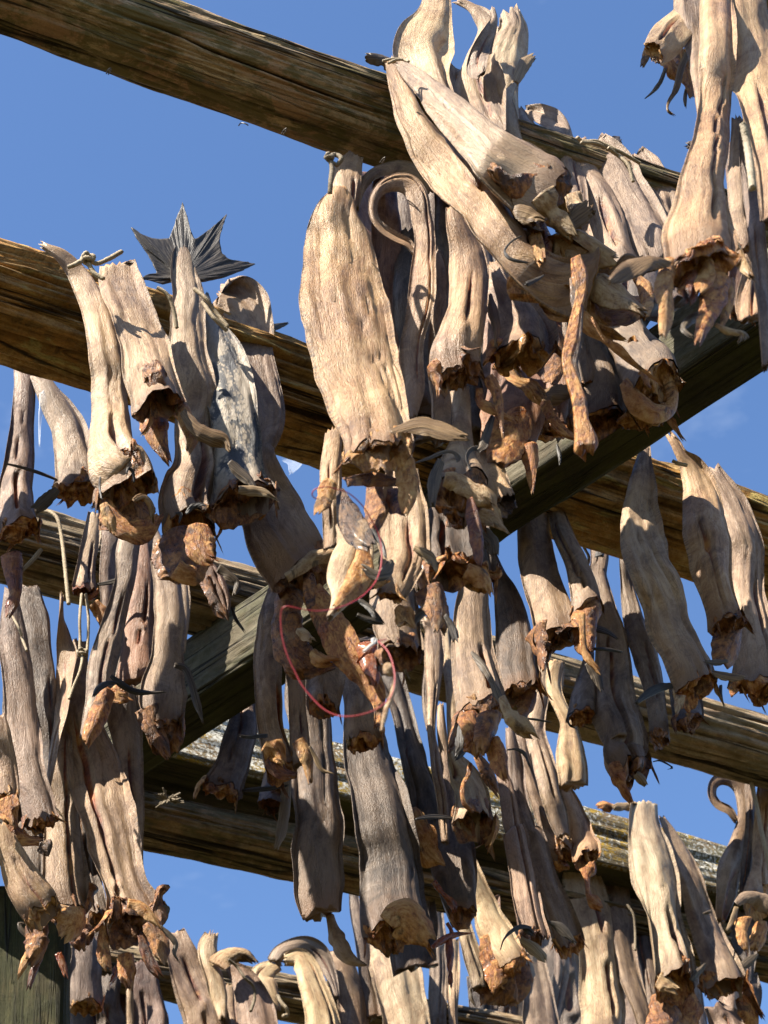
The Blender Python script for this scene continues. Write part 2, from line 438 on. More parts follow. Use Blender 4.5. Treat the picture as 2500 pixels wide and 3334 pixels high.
class Plane:
    """the vertical plane that holds a pole's axis"""
    def __init__(s, p0, p1):
        s.p0 = p0; d = p1 - p0; d = d / np.linalg.norm(d); s.d = d
        n = np.array([d[1], -d[0], 0.0]); n /= np.linalg.norm(n)
        if np.dot(n, CAM - p0) < 0: n = -n
        s.n = n
    def hit(s, x, y, off=0.0):
        r = ray(x, y)
        return CAM + r * (np.dot(s.p0 - CAM, s.n) + off) / np.dot(r, s.n)

PL = {}
_seed = [10]
def nseed():
    _seed[0] += 1; return _seed[0]

def section(plane, off, pts, seed, tw=.3, wob=.012, step=7.0, nmin=14, nmax=150):
    K = to_px(pts)
    ln = np.linalg.norm(np.diff(K[:, :2], axis=0), axis=1).sum()
    n = int(np.clip(ln / step, nmin, nmax))
    R = catmull(K, n); R[:, 2] = np.maximum(R[:, 2], 2.0)
    tx = np.gradient(R[:, 0]); ty = np.gradient(R[:, 1]); l = np.hypot(tx, ty) + 1e-9
    sx, sy = ty / l, -tx / l
    # smooth the side vectors a little
    for _ in range(3):
        sx[1:-1] = (sx[:-2] + 2 * sx[1:-1] + sx[2:]) / 4; sy[1:-1] = (sy[:-2] + 2 * sy[1:-1] + sy[2:]) / 4
    vv = np.linspace(0, 1, n)
    offs = np.interp(vv, np.linspace(0, 1, len(off)), off) if not np.isscalar(off) else np.full(n, off)
    offs = offs + wob * noise(vec3(vv * 3.1 * ln / 600, 0, seed), seed + 77)
    A = np.array([plane.hit(R[i, 0] - sx[i] * R[i, 2] / 2, R[i, 1] - sy[i] * R[i, 2] / 2, offs[i]) for i in range(n)])
    B = np.array([plane.hit(R[i, 0] + sx[i] * R[i, 2] / 2, R[i, 1] + sy[i] * R[i, 2] / 2, offs[i]) for i in range(n)])
    P = (A + B) / 2; W = np.linalg.norm(B - A, axis=1); S = norm(B - A)
    tan = norm(np.gradient(P, axis=0)); N = norm(np.cross(S, tan))
    N = np.where((N @ plane.n)[:, None] < 0, -N, N)
    th = tw * noise(vec3(vv * 2.3, 0, seed), seed + 99)
    c, s_ = np.cos(th)[:, None], np.sin(th)[:, None]
    S2 = S * c + N * s_; N2 = N * c - S * s_
    return P, S2, N2, W / np.abs(np.cos(th)), ln

def strip(parent, name, mat, plane, off, pts, tk=.22, M=16, rag=.006, rib=0.0, tw=.4, label=None, tmin=.0016):
    """a thin tapering piece (fin, torn strip of flesh) of a fish"""
    sd = nseed(); buf = Buf()
    P, S, N, W, ln = section(plane, off, pts, sd, tw=tw, wob=.004, step=5.0, nmin=16)
    lump = tk >= .6
    if mat == 'find': W = W * .68
    W = W * (1 + .16 * fbm(vec3(np.linspace(0, 1, len(P)) * 9, 0, sd), sd + 6, 3))
    T = np.maximum(W * (tk * (.8 if lump else .42)), tmin * .8)
    fleshy = mat in ('amber', 'gold', 'brown', 'red', 'cream', 'dark', 'resin')
    if fleshy: W = W * 1.12
    sweep(buf, P, S, N, W, T, M=max(M, 24), seed=sd, fold=1.3 if fleshy else .6, rag_end=max(rag, .014) if fleshy else max(rag, .010), rib=rib, back=.9,
          curl=0.0 if lump else (.16 if fleshy else .17), fine=3.0 if fleshy else 1.0)
    o = link(name, buf, FL[mat] if mat in FL else SK[mat], parent)
    if label: o['label'] = label
    return o

def fish(pole, off, pts, label, tone='tan', end='open', tk=(.20, .46), slit=None, fringe=1.0, flaps=3, fl='amber', extra=(),
         rag_top=.012, depth=None, cut=None, rag_end=None, M=46, tw=.3, fins=0, cat='dried fish', tail=None, flare=.02, lump=None, wide=1.08, lobes=None):
    pl = PL[pole]; sd = nseed(); rnd = random.Random(sd)
    P, S, N, W, ln = section(pl, off, pts, sd, tw=tw)
    kind = rnd.choice(['cup', 'plug', 'torn', 'torn'])
    if depth is None: depth = {'cup': .34, 'plug': -.10, 'torn': .04}[kind]
    if cut is None: cut = {'cup': .2, 'plug': .08, 'torn': .10}[kind]
    if lump is None: lump = {'cup': .20, 'plug': .27, 'torn': .27}[kind]
    if rag_end is None and end == 'open': rag_end = {'cup': .010, 'plug': .011, 'torn': .016}[kind]
    if slit is None and rnd.random() < .55:
        slit = (rnd.uniform(-.42, .42), rnd.uniform(.1, .5), rnd.uniform(.8, 1.0), rnd.uniform(.05, .10))
    if lobes is None: lobes = {'cup': 0, 'plug': 0, 'torn': 1}[kind]
    root = bpy.data.objects.new('dried_fish', None); COL.objects.link(root)
    root.location = Vector(P[0]); root.empty_display_size = .05
    tag(root, label, cat, 'stockfish hanging from the drying rack')
    v = np.linspace(0, 1, len(P))
    ww_ = np.minimum(W, .09)
    P = P + S * (ww_ * .06 * fbm(vec3(v * 7 * ln / 700, 1, sd), sd + 70, 2))[:, None]
    W = W * wide * (1 + .06 * fbm(vec3(v * 6 * ln / 700, 2, sd), sd + 71, 2))
    r = np.interp(v, np.linspace(0, 1, len(tk)), tk)
    T = np.maximum(W * r * (.66 + .34 * v ** 2), .009)
    if flare: W = W * (1 + flare * np.clip((v - .9) / .1, 0, 1) ** 2)
    wl = W[-1]
    buf = Buf()
    op = end == 'open'
    re = (.013 if op else .007) if rag_end is None else rag_end
    ring, tan = sweep(buf, P, S, N, W, T, M=M, seed=sd, fringe=fringe, rag_top=rag_top, rag_end=re, cut=cut * wl if op else 0.0,
                      slit=slit, cap_end=not op)
    link('body', buf, SK[tone], root)
    if op:
        b2 = Buf(); c = ring.mean(0); K = 22; d3 = ring - c
        s = 1 - np.arange(K) / K
        prof = np.sin(np.minimum(1, (1 - s) * 1.35) * np.pi / 2)
        pos = c + d3[None] * (.955 * s)[:, None, None] + (-tan) * (depth * wl * prof)[:, None, None]
        # roll the lip outwards, then the torn inside
        q = pos * 24 + sd
        amp = lump * wl * np.clip((1 - s) * 3.0, 0, 1)[:, None]
        dv = np.stack([fbm(q, sd + 1, 4), fbm(q + 31, sd + 2, 4), fbm(q + 67, sd + 3, 4)], -1)
        rid = 1 - np.abs(fbm(q * 1.7 + 11, sd + 4, 3)) * 2.5
        fine_ = np.stack([fbm(q * 3.3, sd + 7, 3), fbm(q * 3.3 + 31, sd + 8, 3), fbm(q * 3.3 + 67, sd + 9, 3)], -1)
        fib = noise(vec3(np.arange(M)[None, :] / M * 40, s[:, None] * 2.2, sd), sd + 16) * np.clip(s, 0, 1)[:, None]
        pos = pos + tan * (fib * amp * .35)[..., None]
        lip = np.exp(-((s - .88) / .10) ** 2)[:, None] * np.clip(fbm(vec3(np.arange(M) / M * 2, 0, sd) * 7, sd + 12, 2) + .25, 0, 1)[None] * wl * .14
        pos = pos + dv * amp[..., None] * 1.3 + fine_ * amp[..., None] * .30 + tan * (rid * amp * .6 + lip)[..., None]
        vv = np.concatenate([pos.reshape(-1, 3), pos[-1].mean(0)[None]])
        f = grid_faces(K, M) + [[K * M, (K - 1) * M + j, (K - 1) * M + (j + 1) % M] for j in range(M)]
        b2.add(vv, f, vv - c + sd, np.zeros_like(vv))
        link('neck_flesh', b2, FL[fl], root)
        flaps = (flaps * 2 + 2) // 3
        for k in range(flaps + lobes):
            j = rnd.randrange(M) if k < flaps else (rnd.choice([0, 1, M - 1, M - 2]) + (M // 2 if k % 2 else 0)) % M
            p0 = ring[j]; outw = norm(p0 - c)
            L = rnd.uniform(.15, .45) * wl * (1 if rnd.random() > .25 else 1.5); Wd = rnd.uniform(.06, .20) * wl
            if k >= flaps: L = rnd.uniform(.42, .70) * wl; Wd = rnd.uniform(.26, .40) * wl
            n = 22; t = np.linspace(0, 1, n)[:, None]
            g = np.array([0, 0, -1.0])
            dr = norm(tan * .8 + outw * rnd.uniform(-.5, .5) + g * .5)
            cu = outw * rnd.uniform(-.35, .35) + pl.d * rnd.uniform(-.3, .3)
            Q = (p0 * .93 + c * .07) - tan * .012 + dr * L * t + cu * L * t * t
            tg = norm(np.gradient(Q, axis=0)); Sd = norm(np.cross(tg, outw[None] + 1e-3)); Nn = np.cross(Sd, tg)
            th = rnd.uniform(-1, 1) * t
            Sd, Nn = Sd * np.cos(th) + Nn * np.sin(th), Nn * np.cos(th) - Sd * np.sin(th)
            ww = Wd * (1 - t[:, 0] * .75) * (1 + .35 * noise(vec3(t[:, 0] * 5, 0, sd + k)))
            b3 = Buf(); sweep(b3, Q, Sd, Nn, ww, np.maximum(ww * .14, .002), M=20, seed=sd + k, fold=1.4, rag_end=.016, curl=.2, fine=3.0)
            link('torn_flesh' if k < flaps else 'jaw_lobe', b3, FL[rnd.choice([fl, fl, 'amber', 'brown', 'gold', 'cream']) if k < flaps else rnd.choice([fl, 'amber', 'gold', 'brown'])], root)
        for k in range(fins):
            j = rnd.choice([0, M // 2]) + rnd.randint(-2, 2); p0 = ring[j % M] - tan * rnd.uniform(.01, .05); outw = norm(p0 - c)
            L = rnd.uniform(.05, .10); n = 18; t = np.linspace(0, 1, n)[:, None]
            dr = norm(outw * 1.0 + tan * rnd.uniform(-.2, .8) + pl.n * rnd.uniform(0, .5)); cu = tan * rnd.uniform(-.3, .9) + pl.d * rnd.uniform(-.5, .5)
            Q = p0 - outw * .006 + dr * L * t + cu * L * .7 * t * t
            tg = norm(np.gradient(Q, axis=0)); Sd = norm(np.cross(tg, pl.n[None] + .01)); Nn = np.cross(Sd, tg)
            ww = rnd.uniform(.008, .018) * (np.sin(np.pi * (t[:, 0] * .8 + .15)) + .15)
            b3 = Buf(); sweep(b3, Q, Sd, Nn, ww, np.maximum(ww * .2, .0025), M=12, seed=sd + 50 + k, fold=.4, rag_end=.005, rib=.0006)
            link('pectoral_fin', b3, FL[rnd.choice(['find', 'fing', 'find'])], root)
    for e in extra:
        nm, mt, oo, pp = e[:4]; kw = e[4] if len(e) > 4 else {}
        strip(root, nm, mt, PL[kw.pop('plane', pole)], oo, pp, **kw)
    return root

def rope(plane, off, segs, label, r=.0032, mat='white', cat='string', knot=None, twist=900, name='string'):
    buf = Buf(); sd = nseed(); r = r * .62; twist = twist * 1.3
    for s in segs:
        K = to_px(s); m = len(K)
        of = np.full(m, off) if np.isscalar(off) else np.interp(np.linspace(0, 1, m), np.linspace(0, 1, len(off)), off)
        P = [PL[plane].hit(k[0], k[1], of[i] + .004 * math.sin(i * 2.1 + sd)) for i, k in enumerate(K)]
        tube(buf, P, r, 10, twist, sd)
    if knot:
        for k in to_px(knot):
            c = PL[plane].hit(k[0], k[1], off if np.isscalar(off) else off[0]); rr = k[2] * .5 / FPX * np.linalg.norm(c - CAM)
            t = np.linspace(0, 4.2 * np.pi, 60)
            P = c + rr * .75 * (np.cos(t)[:, None] * PL[plane].d + np.sin(t)[:, None] * np.array([0, 0, 1.0]) * .8 + np.sin(t * 1.5 + 1)[:, None] * PL[plane].n * .7)
            tube(buf, P, r, 10, twist, sd)
    o = link(name, buf, ROPE[mat]); return tag(o, label, cat, 'strings tied round the fish and poles' if name == 'string' else None)

def ropem(name, c1, c2):
    b = MB(name); n = b.noise((900, 500, 1), 3); n2 = b.noise((60, 40, 1), 3)
    col = b.mix(b.ramp(n, [(.35, 0), (.6, 1)]), c2, c1); col = b.mix(b.math('MULTIPLY', b.ramp(n2, [(.45, 0), (.65, 1)]), .4), col, c2)
    return b.done(col, .8, .2, b.bump(n, .6, .002))
ROPE = {'white': ropem('cord_white', (.58, .52, .42), (.34, .29, .22)), 'grey': ropem('cord_grey', (.30, .265, .215), (.16, .14, .11)),
        'thick': ropem('cord_offwhite', (.55, .51, .43), (.36, .32, .26))}

# ---------------------------------------------------------------- wood
def wood(name, light, mid, dark, algae=(.07, .075, .025), algae_amt=.3, warm=(.30, .15, .06), warm_amt=.3, lichen=0.0, grain=1.0, bumpd=.008, under=0.0, tint=(1.0, .96, .88)):
    b = MB(name)
    g = b.noise((300 * grain, 5, 1), 6, .68, .35); n1 = b.noise((26, 20, 1), 9, .74, .7); big = b.noise((7, 2.2, 1), 4, .6, .6)
    g3 = b.noise((90 * grain, 2.4, 1), 6, .66, .5); fi = b.noise((900, 260, 1), 3)
    m = b.math('ADD', b.math('MULTIPLY', n1, .55), b.math('ADD', b.math('MULTIPLY', g3, .16), b.math('ADD', b.math('MULTIPLY', big, .14), b.math('MULTIPLY', g, .15))))
    col = b.ramp(m, [(.39, dark), (.48, mid), (.57, light)])
    kn = b.noise((13, 8, 4), 6, .68, .6)
    col = b.mix(b.math('MULTIPLY', b.ramp(kn, [(.49, 0), (.54, 1)]), warm_amt), col, warm)
    al = b.noise((18, 11, 7), 8, .74, .5)
    col = b.mix(b.math('MULTIPLY', b.ramp(al, [(.47, 0), (.54, 1)]), algae_amt), col, algae)
    pal = b.noise((30, 8, 9), 6, .7, .3)
    col = b.mix(b.math('MULTIPLY', b.ramp(pal, [(.57, 0), (.63, 1)]), .45), col, [min(.6, x * 1.45) for x in light])
    ck = b.math('SUBTRACT', 1.0, b.ramp(b.math('ABSOLUTE', b.math('SUBTRACT', b.noise((24, .8, 1), 4, .5, .3), .45)), [(.005, 0), (.016, 1)]))
    ck2 = b.math('SUBTRACT', 1.0, b.ramp(b.math('ABSOLUTE', b.math('SUBTRACT', b.noise((60, 2.2, 3), 4, .5, .3), .42)), [(.006, 0), (.022, 1)]))
    ck = b.math('MAXIMUM', ck, b.math('MULTIPLY', ck2, .4))
    col = b.mix(b.math('MULTIPLY', ck, .88), col, (.012, .009, .007))
    col = b.mix(b.math('MULTIPLY', b.ramp(fi, [(.36, 1), (.5, 0)]), .35), col, dark)
    h = b.math('ADD', b.math('MULTIPLY', g, .5), b.math('ADD', b.math('MULTIPLY', n1, .7), b.math('ADD', b.math('MULTIPLY', g3, .3), b.math('MULTIPLY', ck, -1.2))))
    col = b.mix(b.math('MULTIPLY', b.ramp(b.edge, [(.25, 0), (.7, 1)]), .85), col, (.014, .010, .007))
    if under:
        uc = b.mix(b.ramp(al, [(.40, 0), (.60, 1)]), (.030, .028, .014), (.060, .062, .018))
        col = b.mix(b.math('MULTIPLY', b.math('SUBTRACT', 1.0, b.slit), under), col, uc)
    if lichen:
        l1 = b.noise((150, 105, 1), 6, .75); l0 = b.noise((11, 6, 1), 3, .6)
        lm = b.ramp(b.math('ADD', b.math('MULTIPLY', l1, .85), b.math('MULTIPLY', l0, .35)), [(.612, 0), (.640, 1)])
        y1 = b.noise((120, 80, 4), 5, .7); y0 = b.noise((9, 7, 5), 3)
        ym = b.ramp(b.math('ADD', b.math('MULTIPLY', y1, .5), b.math('MULTIPLY', y0, .6)), [(.545, 0), (.60, 1)])
        msk = b.slit
        col = b.mix(b.math('MULTIPLY', b.math('MULTIPLY', ym, lichen), msk), col, (.38, .25, .035))
        col = b.mix(b.math('MULTIPLY', b.math('MULTIPLY', lm, lichen), msk), col, (.58, .58, .54))
        h = b.math('ADD', h, b.math('MULTIPLY', b.math('MULTIPLY', lm, msk), .8))
    return b.done(col, .78, .22, b.bump(h, .9, bumpd), mul=tint)

WD = {
    'A': wood('wood_grey_brown', (.42, .325, .215), (.27, .20, .13), (.13, .098, .062), algae_amt=.8, warm=(.33, .19, .11), warm_amt=.55, algae=(.105, .10, .040)),
    'B': wood('wood_split_golden', (.60, .40, .18), (.33, .195, .075), (.075, .04, .018), algae_amt=.2, warm=(.46, .23, .065), warm_amt=.55, bumpd=.014),
    'C': wood('wood_pale_grey', (.33, .265, .19), (.22, .17, .115), (.105, .078, .052), algae_amt=.3, warm_amt=.2),
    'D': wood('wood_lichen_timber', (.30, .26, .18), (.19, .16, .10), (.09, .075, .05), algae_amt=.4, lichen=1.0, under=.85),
    'D2': wood('wood_mossy_log', (.30, .23, .15), (.19, .14, .085), (.08, .06, .04), algae_amt=.55),
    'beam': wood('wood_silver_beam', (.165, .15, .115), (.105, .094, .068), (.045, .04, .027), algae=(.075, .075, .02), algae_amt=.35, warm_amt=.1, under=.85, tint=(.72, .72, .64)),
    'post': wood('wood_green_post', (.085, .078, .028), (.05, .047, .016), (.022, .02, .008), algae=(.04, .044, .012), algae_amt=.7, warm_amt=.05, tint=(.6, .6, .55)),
}

def log_mesh(name, P0, P1, r0, r1, mat, seed, n=420, M=120, rough=.006, crack=.008, groove=.0, bend=.012):
    t = np.linspace(0, 1, n); ax = P1 - P0; L = np.linalg.norm(ax); ax = ax / L
    up = np.array([0, 0, 1.0]); s1 = norm(np.cross(ax, up)); s2 = np.cross(s1, ax)
    a = 2 * np.pi * np.arange(M) / M
    l = t * L
    r = r0 + (r1 - r0) * t
    al, ll = np.meshgrid(a, l)
    ca, sa = np.cos(al), np.sin(al)
    R = r[:, None] * np.ones((1, M))
    q = vec3(ca * 2.2, sa * 2.2, ll * 1.6 + seed)
    D = rough * 1.6 * fbm(q, seed, 3) + rough * .9 * fbm(vec3(ca * 7, sa * 7, ll * 7 + seed), seed + 3, 3) + rough * .5 * fbm(vec3(ca * 18, sa * 18, ll * 16), seed + 5, 3)
    D += rough * .35 * noise(vec3(ca * 34, sa * 34, ll * 14), seed + 7)
    # long drying cracks that follow the grain
    w_ = fbm(vec3(ca * 2.6, sa * 2.6, ll * .55 + seed), seed + 11, 2)
    D -= crack * np.exp(-(w_ / .075) ** 2)
    w2 = fbm(vec3(ca * 3.4, sa * 3.4, ll * .9 + seed + 9), seed + 13, 2)
    D -= crack * .6 * np.exp(-((w2 - .12) / .06) ** 2)
    if groove:
        g = 1 - np.abs(fbm(vec3(ca * 6.5, sa * 6.5, ll * 1.7 + seed), seed + 17, 3)) * 3
        D -= groove * np.clip(g, 0, 1) ** 2 * (.4 + .6 * (noise(vec3(ca, sa, ll * 1.1), seed + 19) + 1) / 2)
        D += groove * .5 * noise(vec3(ca * 13, sa * 13, ll * 4), seed + 23)
    rn = random.Random(seed); CM = al * 0
    cam_a = math.atan2(float(np.dot(CAM - (P0 + P1) / 2, s2)), float(np.dot(CAM - (P0 + P1) / 2, s1)))
    for _ in range(9):
        th0 = cam_a + rn.uniform(-1.35, 1.35); la = rn.uniform(-.1, .8) * L; lb_ = la + rn.uniform(.15, .5) * L
        thc = th0 + .22 * noise(vec3(ll * 1.3, 0, seed), seed + int(th0 * 100) % 97) + .03 * noise(vec3(ll * 14, 0, seed), seed + 3)
        dd_ = (al - thc + np.pi) % (2 * np.pi) - np.pi
        wd = rn.uniform(.0014, .0034) * (1 + .5 * noise(vec3(ll * 9, 0, seed), seed + 8))
        fade = np.clip((ll - la) / (.12 * L), 0, 1) * np.clip((lb_ - ll) / (.12 * L), 0, 1)
        cgr = np.exp(-(dd_ * r.mean() / wd) ** 2) * fade
        D = D - cgr * rn.uniform(.006, .013); CM = np.maximum(CM, cgr)
    R = R + D
    cb = P0 + ax * l[:, None] + (s1 * noise(vec3(l * .7, 0, seed), 5)[:, None] + s2 * noise(vec3(l * .7, 3, seed), 6)[:, None]) * bend
    pos = cb[:, None, :] + s1 * (ca * R)[..., None] + s2 * (sa * R)[..., None]
    buf = Buf(); v = pos.reshape(-1, 3)
    suv = vec3(ca * 0 + al * r.mean() + seed, ll, seed * .77)
    # seam: mirror the angular coordinate so that the two ends of it meet
    am = np.where(al > np.pi, 2 * np.pi - al, al)
    suv = vec3(am * r.mean() + seed + np.where(al > np.pi, 0.0, 0.0), ll, np.where(al > np.pi, 1.0, -1.0) * np.sin(am) * .35 + seed * .77).reshape(-1, 3)
    msk = vec3(CM, al * 0 + 1, al * 0).reshape(-1, 3)
    f = grid_faces(n, M); k = len(v)
    v = np.concatenate([v, cb[:1], cb[-1:]]); suv = np.concatenate([suv, suv[:1], suv[-1:]]); msk = np.concatenate([msk, msk[:1], msk[-1:]])
    f += [[k, (j + 1) % M, j] for j in range(M)] + [[k + 1, (n - 1) * M + j, (n - 1) * M + (j + 1) % M] for j in range(M)]
    buf.add(v, f, suv, msk)
    return link(name, buf, mat)

def timber_mesh(name, P0, P1, wv, hv, mat, seed, n=320, q=22, rough=.003):
    """squared timber: P0-P1 is one long edge, wv and hv span its section; lichen mask on the hv-facing side"""
    ax = P1 - P0; L = np.linalg.norm(ax)
    prof = []
    rd = .010
    wl, hl = np.linalg.norm(wv), np.linalg.norm(hv); wn, hn = wv / wl, hv / hl
    def side(a, b):
        t = np.linspace(0, 1, q, endpoint=False)[:, None]; return np.array(a) * (1 - t) + np.array(b) * t
    c = [(0, 0), (wl, 0), (wl, hl), (0, hl)]
    pr = np.concatenate([side(c[i], c[(i + 1) % 4]) for i in range(4)])
    mid = np.array([wl / 2, hl / 2]); e = pr - mid
    k = np.maximum(np.abs(e[:, 0]) / (wl / 2), np.abs(e[:, 1]) / (hl / 2))
    o = np.minimum(np.abs(e[:, 0]) / (wl / 2), np.abs(e[:, 1]) / (hl / 2))
    e = e * (1 - .055 * np.clip((o - .86) / .14, 0, 1) ** 2)[:, None]
    M = len(pr); l = np.linspace(0, L, n)
    nx = e / np.linalg.norm(e, axis=1, keepdims=True)
    al = np.arange(M) / M * 2 * np.pi
    ca, sa = np.cos(al)[None] * np.ones((n, 1)), np.sin(al)[None] * np.ones((n, 1)); ll = l[:, None] * np.ones((1, M))
    D = rough * fbm(vec3(ca * 5, sa * 5, ll * 2.5 + seed), seed, 4) + rough * .8 * noise(vec3(ca * 22, sa * 22, ll * 4), seed + 3)
    D -= rough * 1.6 * np.exp(-(fbm(vec3(ca * 3, sa * 3, ll * .7 + seed), seed + 5, 2) / .03) ** 2)
    ed = np.clip((o - .9) / .1, 0, 1)[None]
    D -= ed * (.006 * np.clip(noise(vec3(ca * 3, sa * 3, ll * 9), seed + 8), 0, 1))
    E = e[None] + nx[None] * D[..., None]
    pos = P0 + (ax / L) * ll[..., None] + wn * (E[..., 0] + wl / 2)[..., None] + hn * (E[..., 1] + hl / 2)[..., None]
    per = np.concatenate([[0], np.cumsum(np.linalg.norm(np.diff(pr, axis=0), axis=1))])
    suv = vec3(per[None] + seed, ll, seed * .77).reshape(-1, 3)
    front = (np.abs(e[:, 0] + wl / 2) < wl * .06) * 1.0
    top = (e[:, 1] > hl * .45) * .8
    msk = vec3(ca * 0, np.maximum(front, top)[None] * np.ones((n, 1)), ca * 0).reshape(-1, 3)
    v = pos.reshape(-1, 3); f = grid_faces(n, M); kk = len(v)
    v = np.concatenate([v, pos[0].mean(0)[None], pos[-1].mean(0)[None]]); suv = np.concatenate([suv, suv[:1], suv[-1:]]); msk = np.concatenate([msk, msk[:1], msk[-1:]])
    f += [[kk, (j + 1) % M, j] for j in range(M)] + [[kk + 1, (n - 1) * M + j, (n - 1) * M + (j + 1) % M] for j in range(M)]
    b = Buf(); b.add(v, f, suv, msk)
    return link(name, b, mat)

def px2m(p, px): return px / FPX * float(np.dot(p - CAM, FW))

def pole(key, z, a, b, th0, th1, mat, label, ext=(0, 0), **kw):
    a = np.array(a, float); b = np.array(b, float); d = b - a
    p0 = at_z(*(a - d * ext[0]), z); p1 = at_z(*(b + d * ext[1]), z)
    PL[key] = Plane(p0, p1)
    o = log_mesh('log_pole', p0, p1, px2m(p0, th0) / 2, px2m(p1, th1) / 2, WD[mat], nseed(), **kw)
    tag(o, label, 'pole', 'poles of the drying rack'); return o

# ---------------------------------------------------------------- ground
gb = MB('ground_turf')
gn = gb.noise((1.3, 1.3, 1), 6, .6); gn2 = gb.noise((40, 40, 1), 5, .7)
gc = gb.ramp(gb.math('ADD', gb.math('MULTIPLY', gn, .5), gb.math('MULTIPLY', gn2, .5)), [(.38, (.03, .032, .015)), (.5, (.075, .07, .035)), (.62, (.15, .13, .085))])
gmat = gb.done(gc, .9, .1, gb.bump(gn2, .8, .03))
buf = Buf(); G = 3000.0
k = 41; gx, gy = np.meshgrid(np.sign(np.linspace(-1, 1, k)) * np.abs(np.linspace(-1, 1, k)) ** 3 * G, np.sign(np.linspace(-1, 1, k)) * np.abs(np.linspace(-1, 1, k)) ** 3 * G)
gz = .25 * noise(vec3(gx * .08, gy * .08, 0), 3) * np.clip(np.hypot(gx, gy) / 12, 0, 1)
gv = vec3(gx, gy, gz).reshape(-1, 3); buf.add(gv, grid_faces(k, k, False), gv, np.zeros_like(gv))
go = link('ground', buf, gmat); go['kind'] = 'structure'

# ---------------------------------------------------------------- the rack
ZP = 4.0
pole('A', ZP, (0, -60), (2190, 730), 285, 300, 'A', 'topmost round pole, smooth grey brown with moss, bare against the sky at its left', ext=(.07, .5), rough=.004, crack=.0035, M=210, n=520)
pole('B', ZP, (0, 985), (2500, 1770), 385, 335, 'B', 'thick golden pole with deep split grain, under the dark upright tail fin', ext=(.2, .15), rough=.007, crack=.012, groove=.009, M=210, n=620)
pole('C', ZP, (200, 1805), (2500, 2455), 268, 228, 'C', 'pale grey round pole behind the cross beam, bare and low at the right', ext=(.25, .15), rough=.005, crack=.007)
pole('Z', ZP + .05, (1900, -270), (2600, -10), 260, 250, 'D2', 'dark round pole cut off by the upper right corner', ext=(.6, .5), rough=.006)
pole('E', ZP - .1, (300, 3125), (1400, 3330), 150, 140, 'C', 'lowest round pole, under the blurred pale fish with folded tails', ext=(.3, 1.0), rough=.005)

zb = 3.80
f0 = at_z(-250, 2278 + 858 * .66, zb); f1 = at_z(2700, 1446 - 835 * .66, zb)
bd = (f1 - f0) / np.linalg.norm(f1 - f0)
bk = at_z(1500, 2449 - 892 * .663, zb) - f0
wv = bk - bd * np.dot(bk, bd); wv[2] = 0
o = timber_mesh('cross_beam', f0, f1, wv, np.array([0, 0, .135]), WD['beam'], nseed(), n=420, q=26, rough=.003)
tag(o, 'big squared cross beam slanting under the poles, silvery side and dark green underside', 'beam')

d0 = at_z(330, 2461 - 256 * .254, 3.93); d1 = at_z(2750, 2832 + 705 * .254, 3.93)
dd = (d1 - d0) / np.linalg.norm(d1 - d0); dn = np.array([-dd[1], dd[0], 0.0]); dn *= np.sign(dn[1])
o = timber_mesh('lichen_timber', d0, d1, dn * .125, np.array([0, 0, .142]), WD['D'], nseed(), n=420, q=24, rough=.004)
tag(o, 'squared timber crusted with white and yellow lichen', 'timber')
PL['D'] = Plane(d0, d1)
p0 = at_z(330, 2640 - 133 * .235, 3.86); p1 = at_z(2700, 2640 + 2237 * .235, 3.86)
PL['G'] = Plane(p0, p1)
o = log_mesh('log_pole', p0, p1, px2m(p0, 180) / 2, px2m(p1, 150) / 2, WD['D2'], nseed(), rough=.005)
tag(o, 'dark mossy log lying just below the lichen covered timber', 'pole', 'poles of the drying rack')
lb = Buf(); rl = random.Random(4)
c0 = PL['G'].hit(548, 2608, .07)
for i in range(46):
    a_ = rl.uniform(0, 6.28); e_ = rl.uniform(-.9, .9); R_ = .010 * rl.uniform(.6, 1.6)
    dv_ = np.array([math.cos(a_) * 1.3, -abs(math.sin(a_)) * .8, e_])
    tube(lb, [c0, c0 + dv_ * R_ * .6 + np.array([0, 0, .002]), c0 + dv_ * R_ * 1.3 + np.array([rl.uniform(-.004, .004), 0, rl.uniform(-.004, .006)])], .0016, 6)
lt = link('lichen_tuft', lb, ROPE['grey']); tag(lt, 'bushy grey lichen tuft on the mossy log', 'lichen')

pp = Plane(at_z(-200, 2880, 3.8), at_z(400, 2880 - 30, 3.8))
q0 = pp.hit(-160, 2840); q1 = pp.hit(213, 2840)
wpx = np.linalg.norm(q1 - q0)
base = np.array([q0[0], q0[1], 0.0]); topz = np.array([q0[0], q0[1], 3.79])
pd = (q1 - q0); pd[2] = 0; pd /= np.linalg.norm(pd)
pn = np.array([-pd[1], pd[0], 0]); pn *= np.sign(pn[1])
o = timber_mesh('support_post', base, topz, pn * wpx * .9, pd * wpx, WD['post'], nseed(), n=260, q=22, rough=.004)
tag(o, 'thick upright post, dark green with algae, standing under the cross beam', 'post')

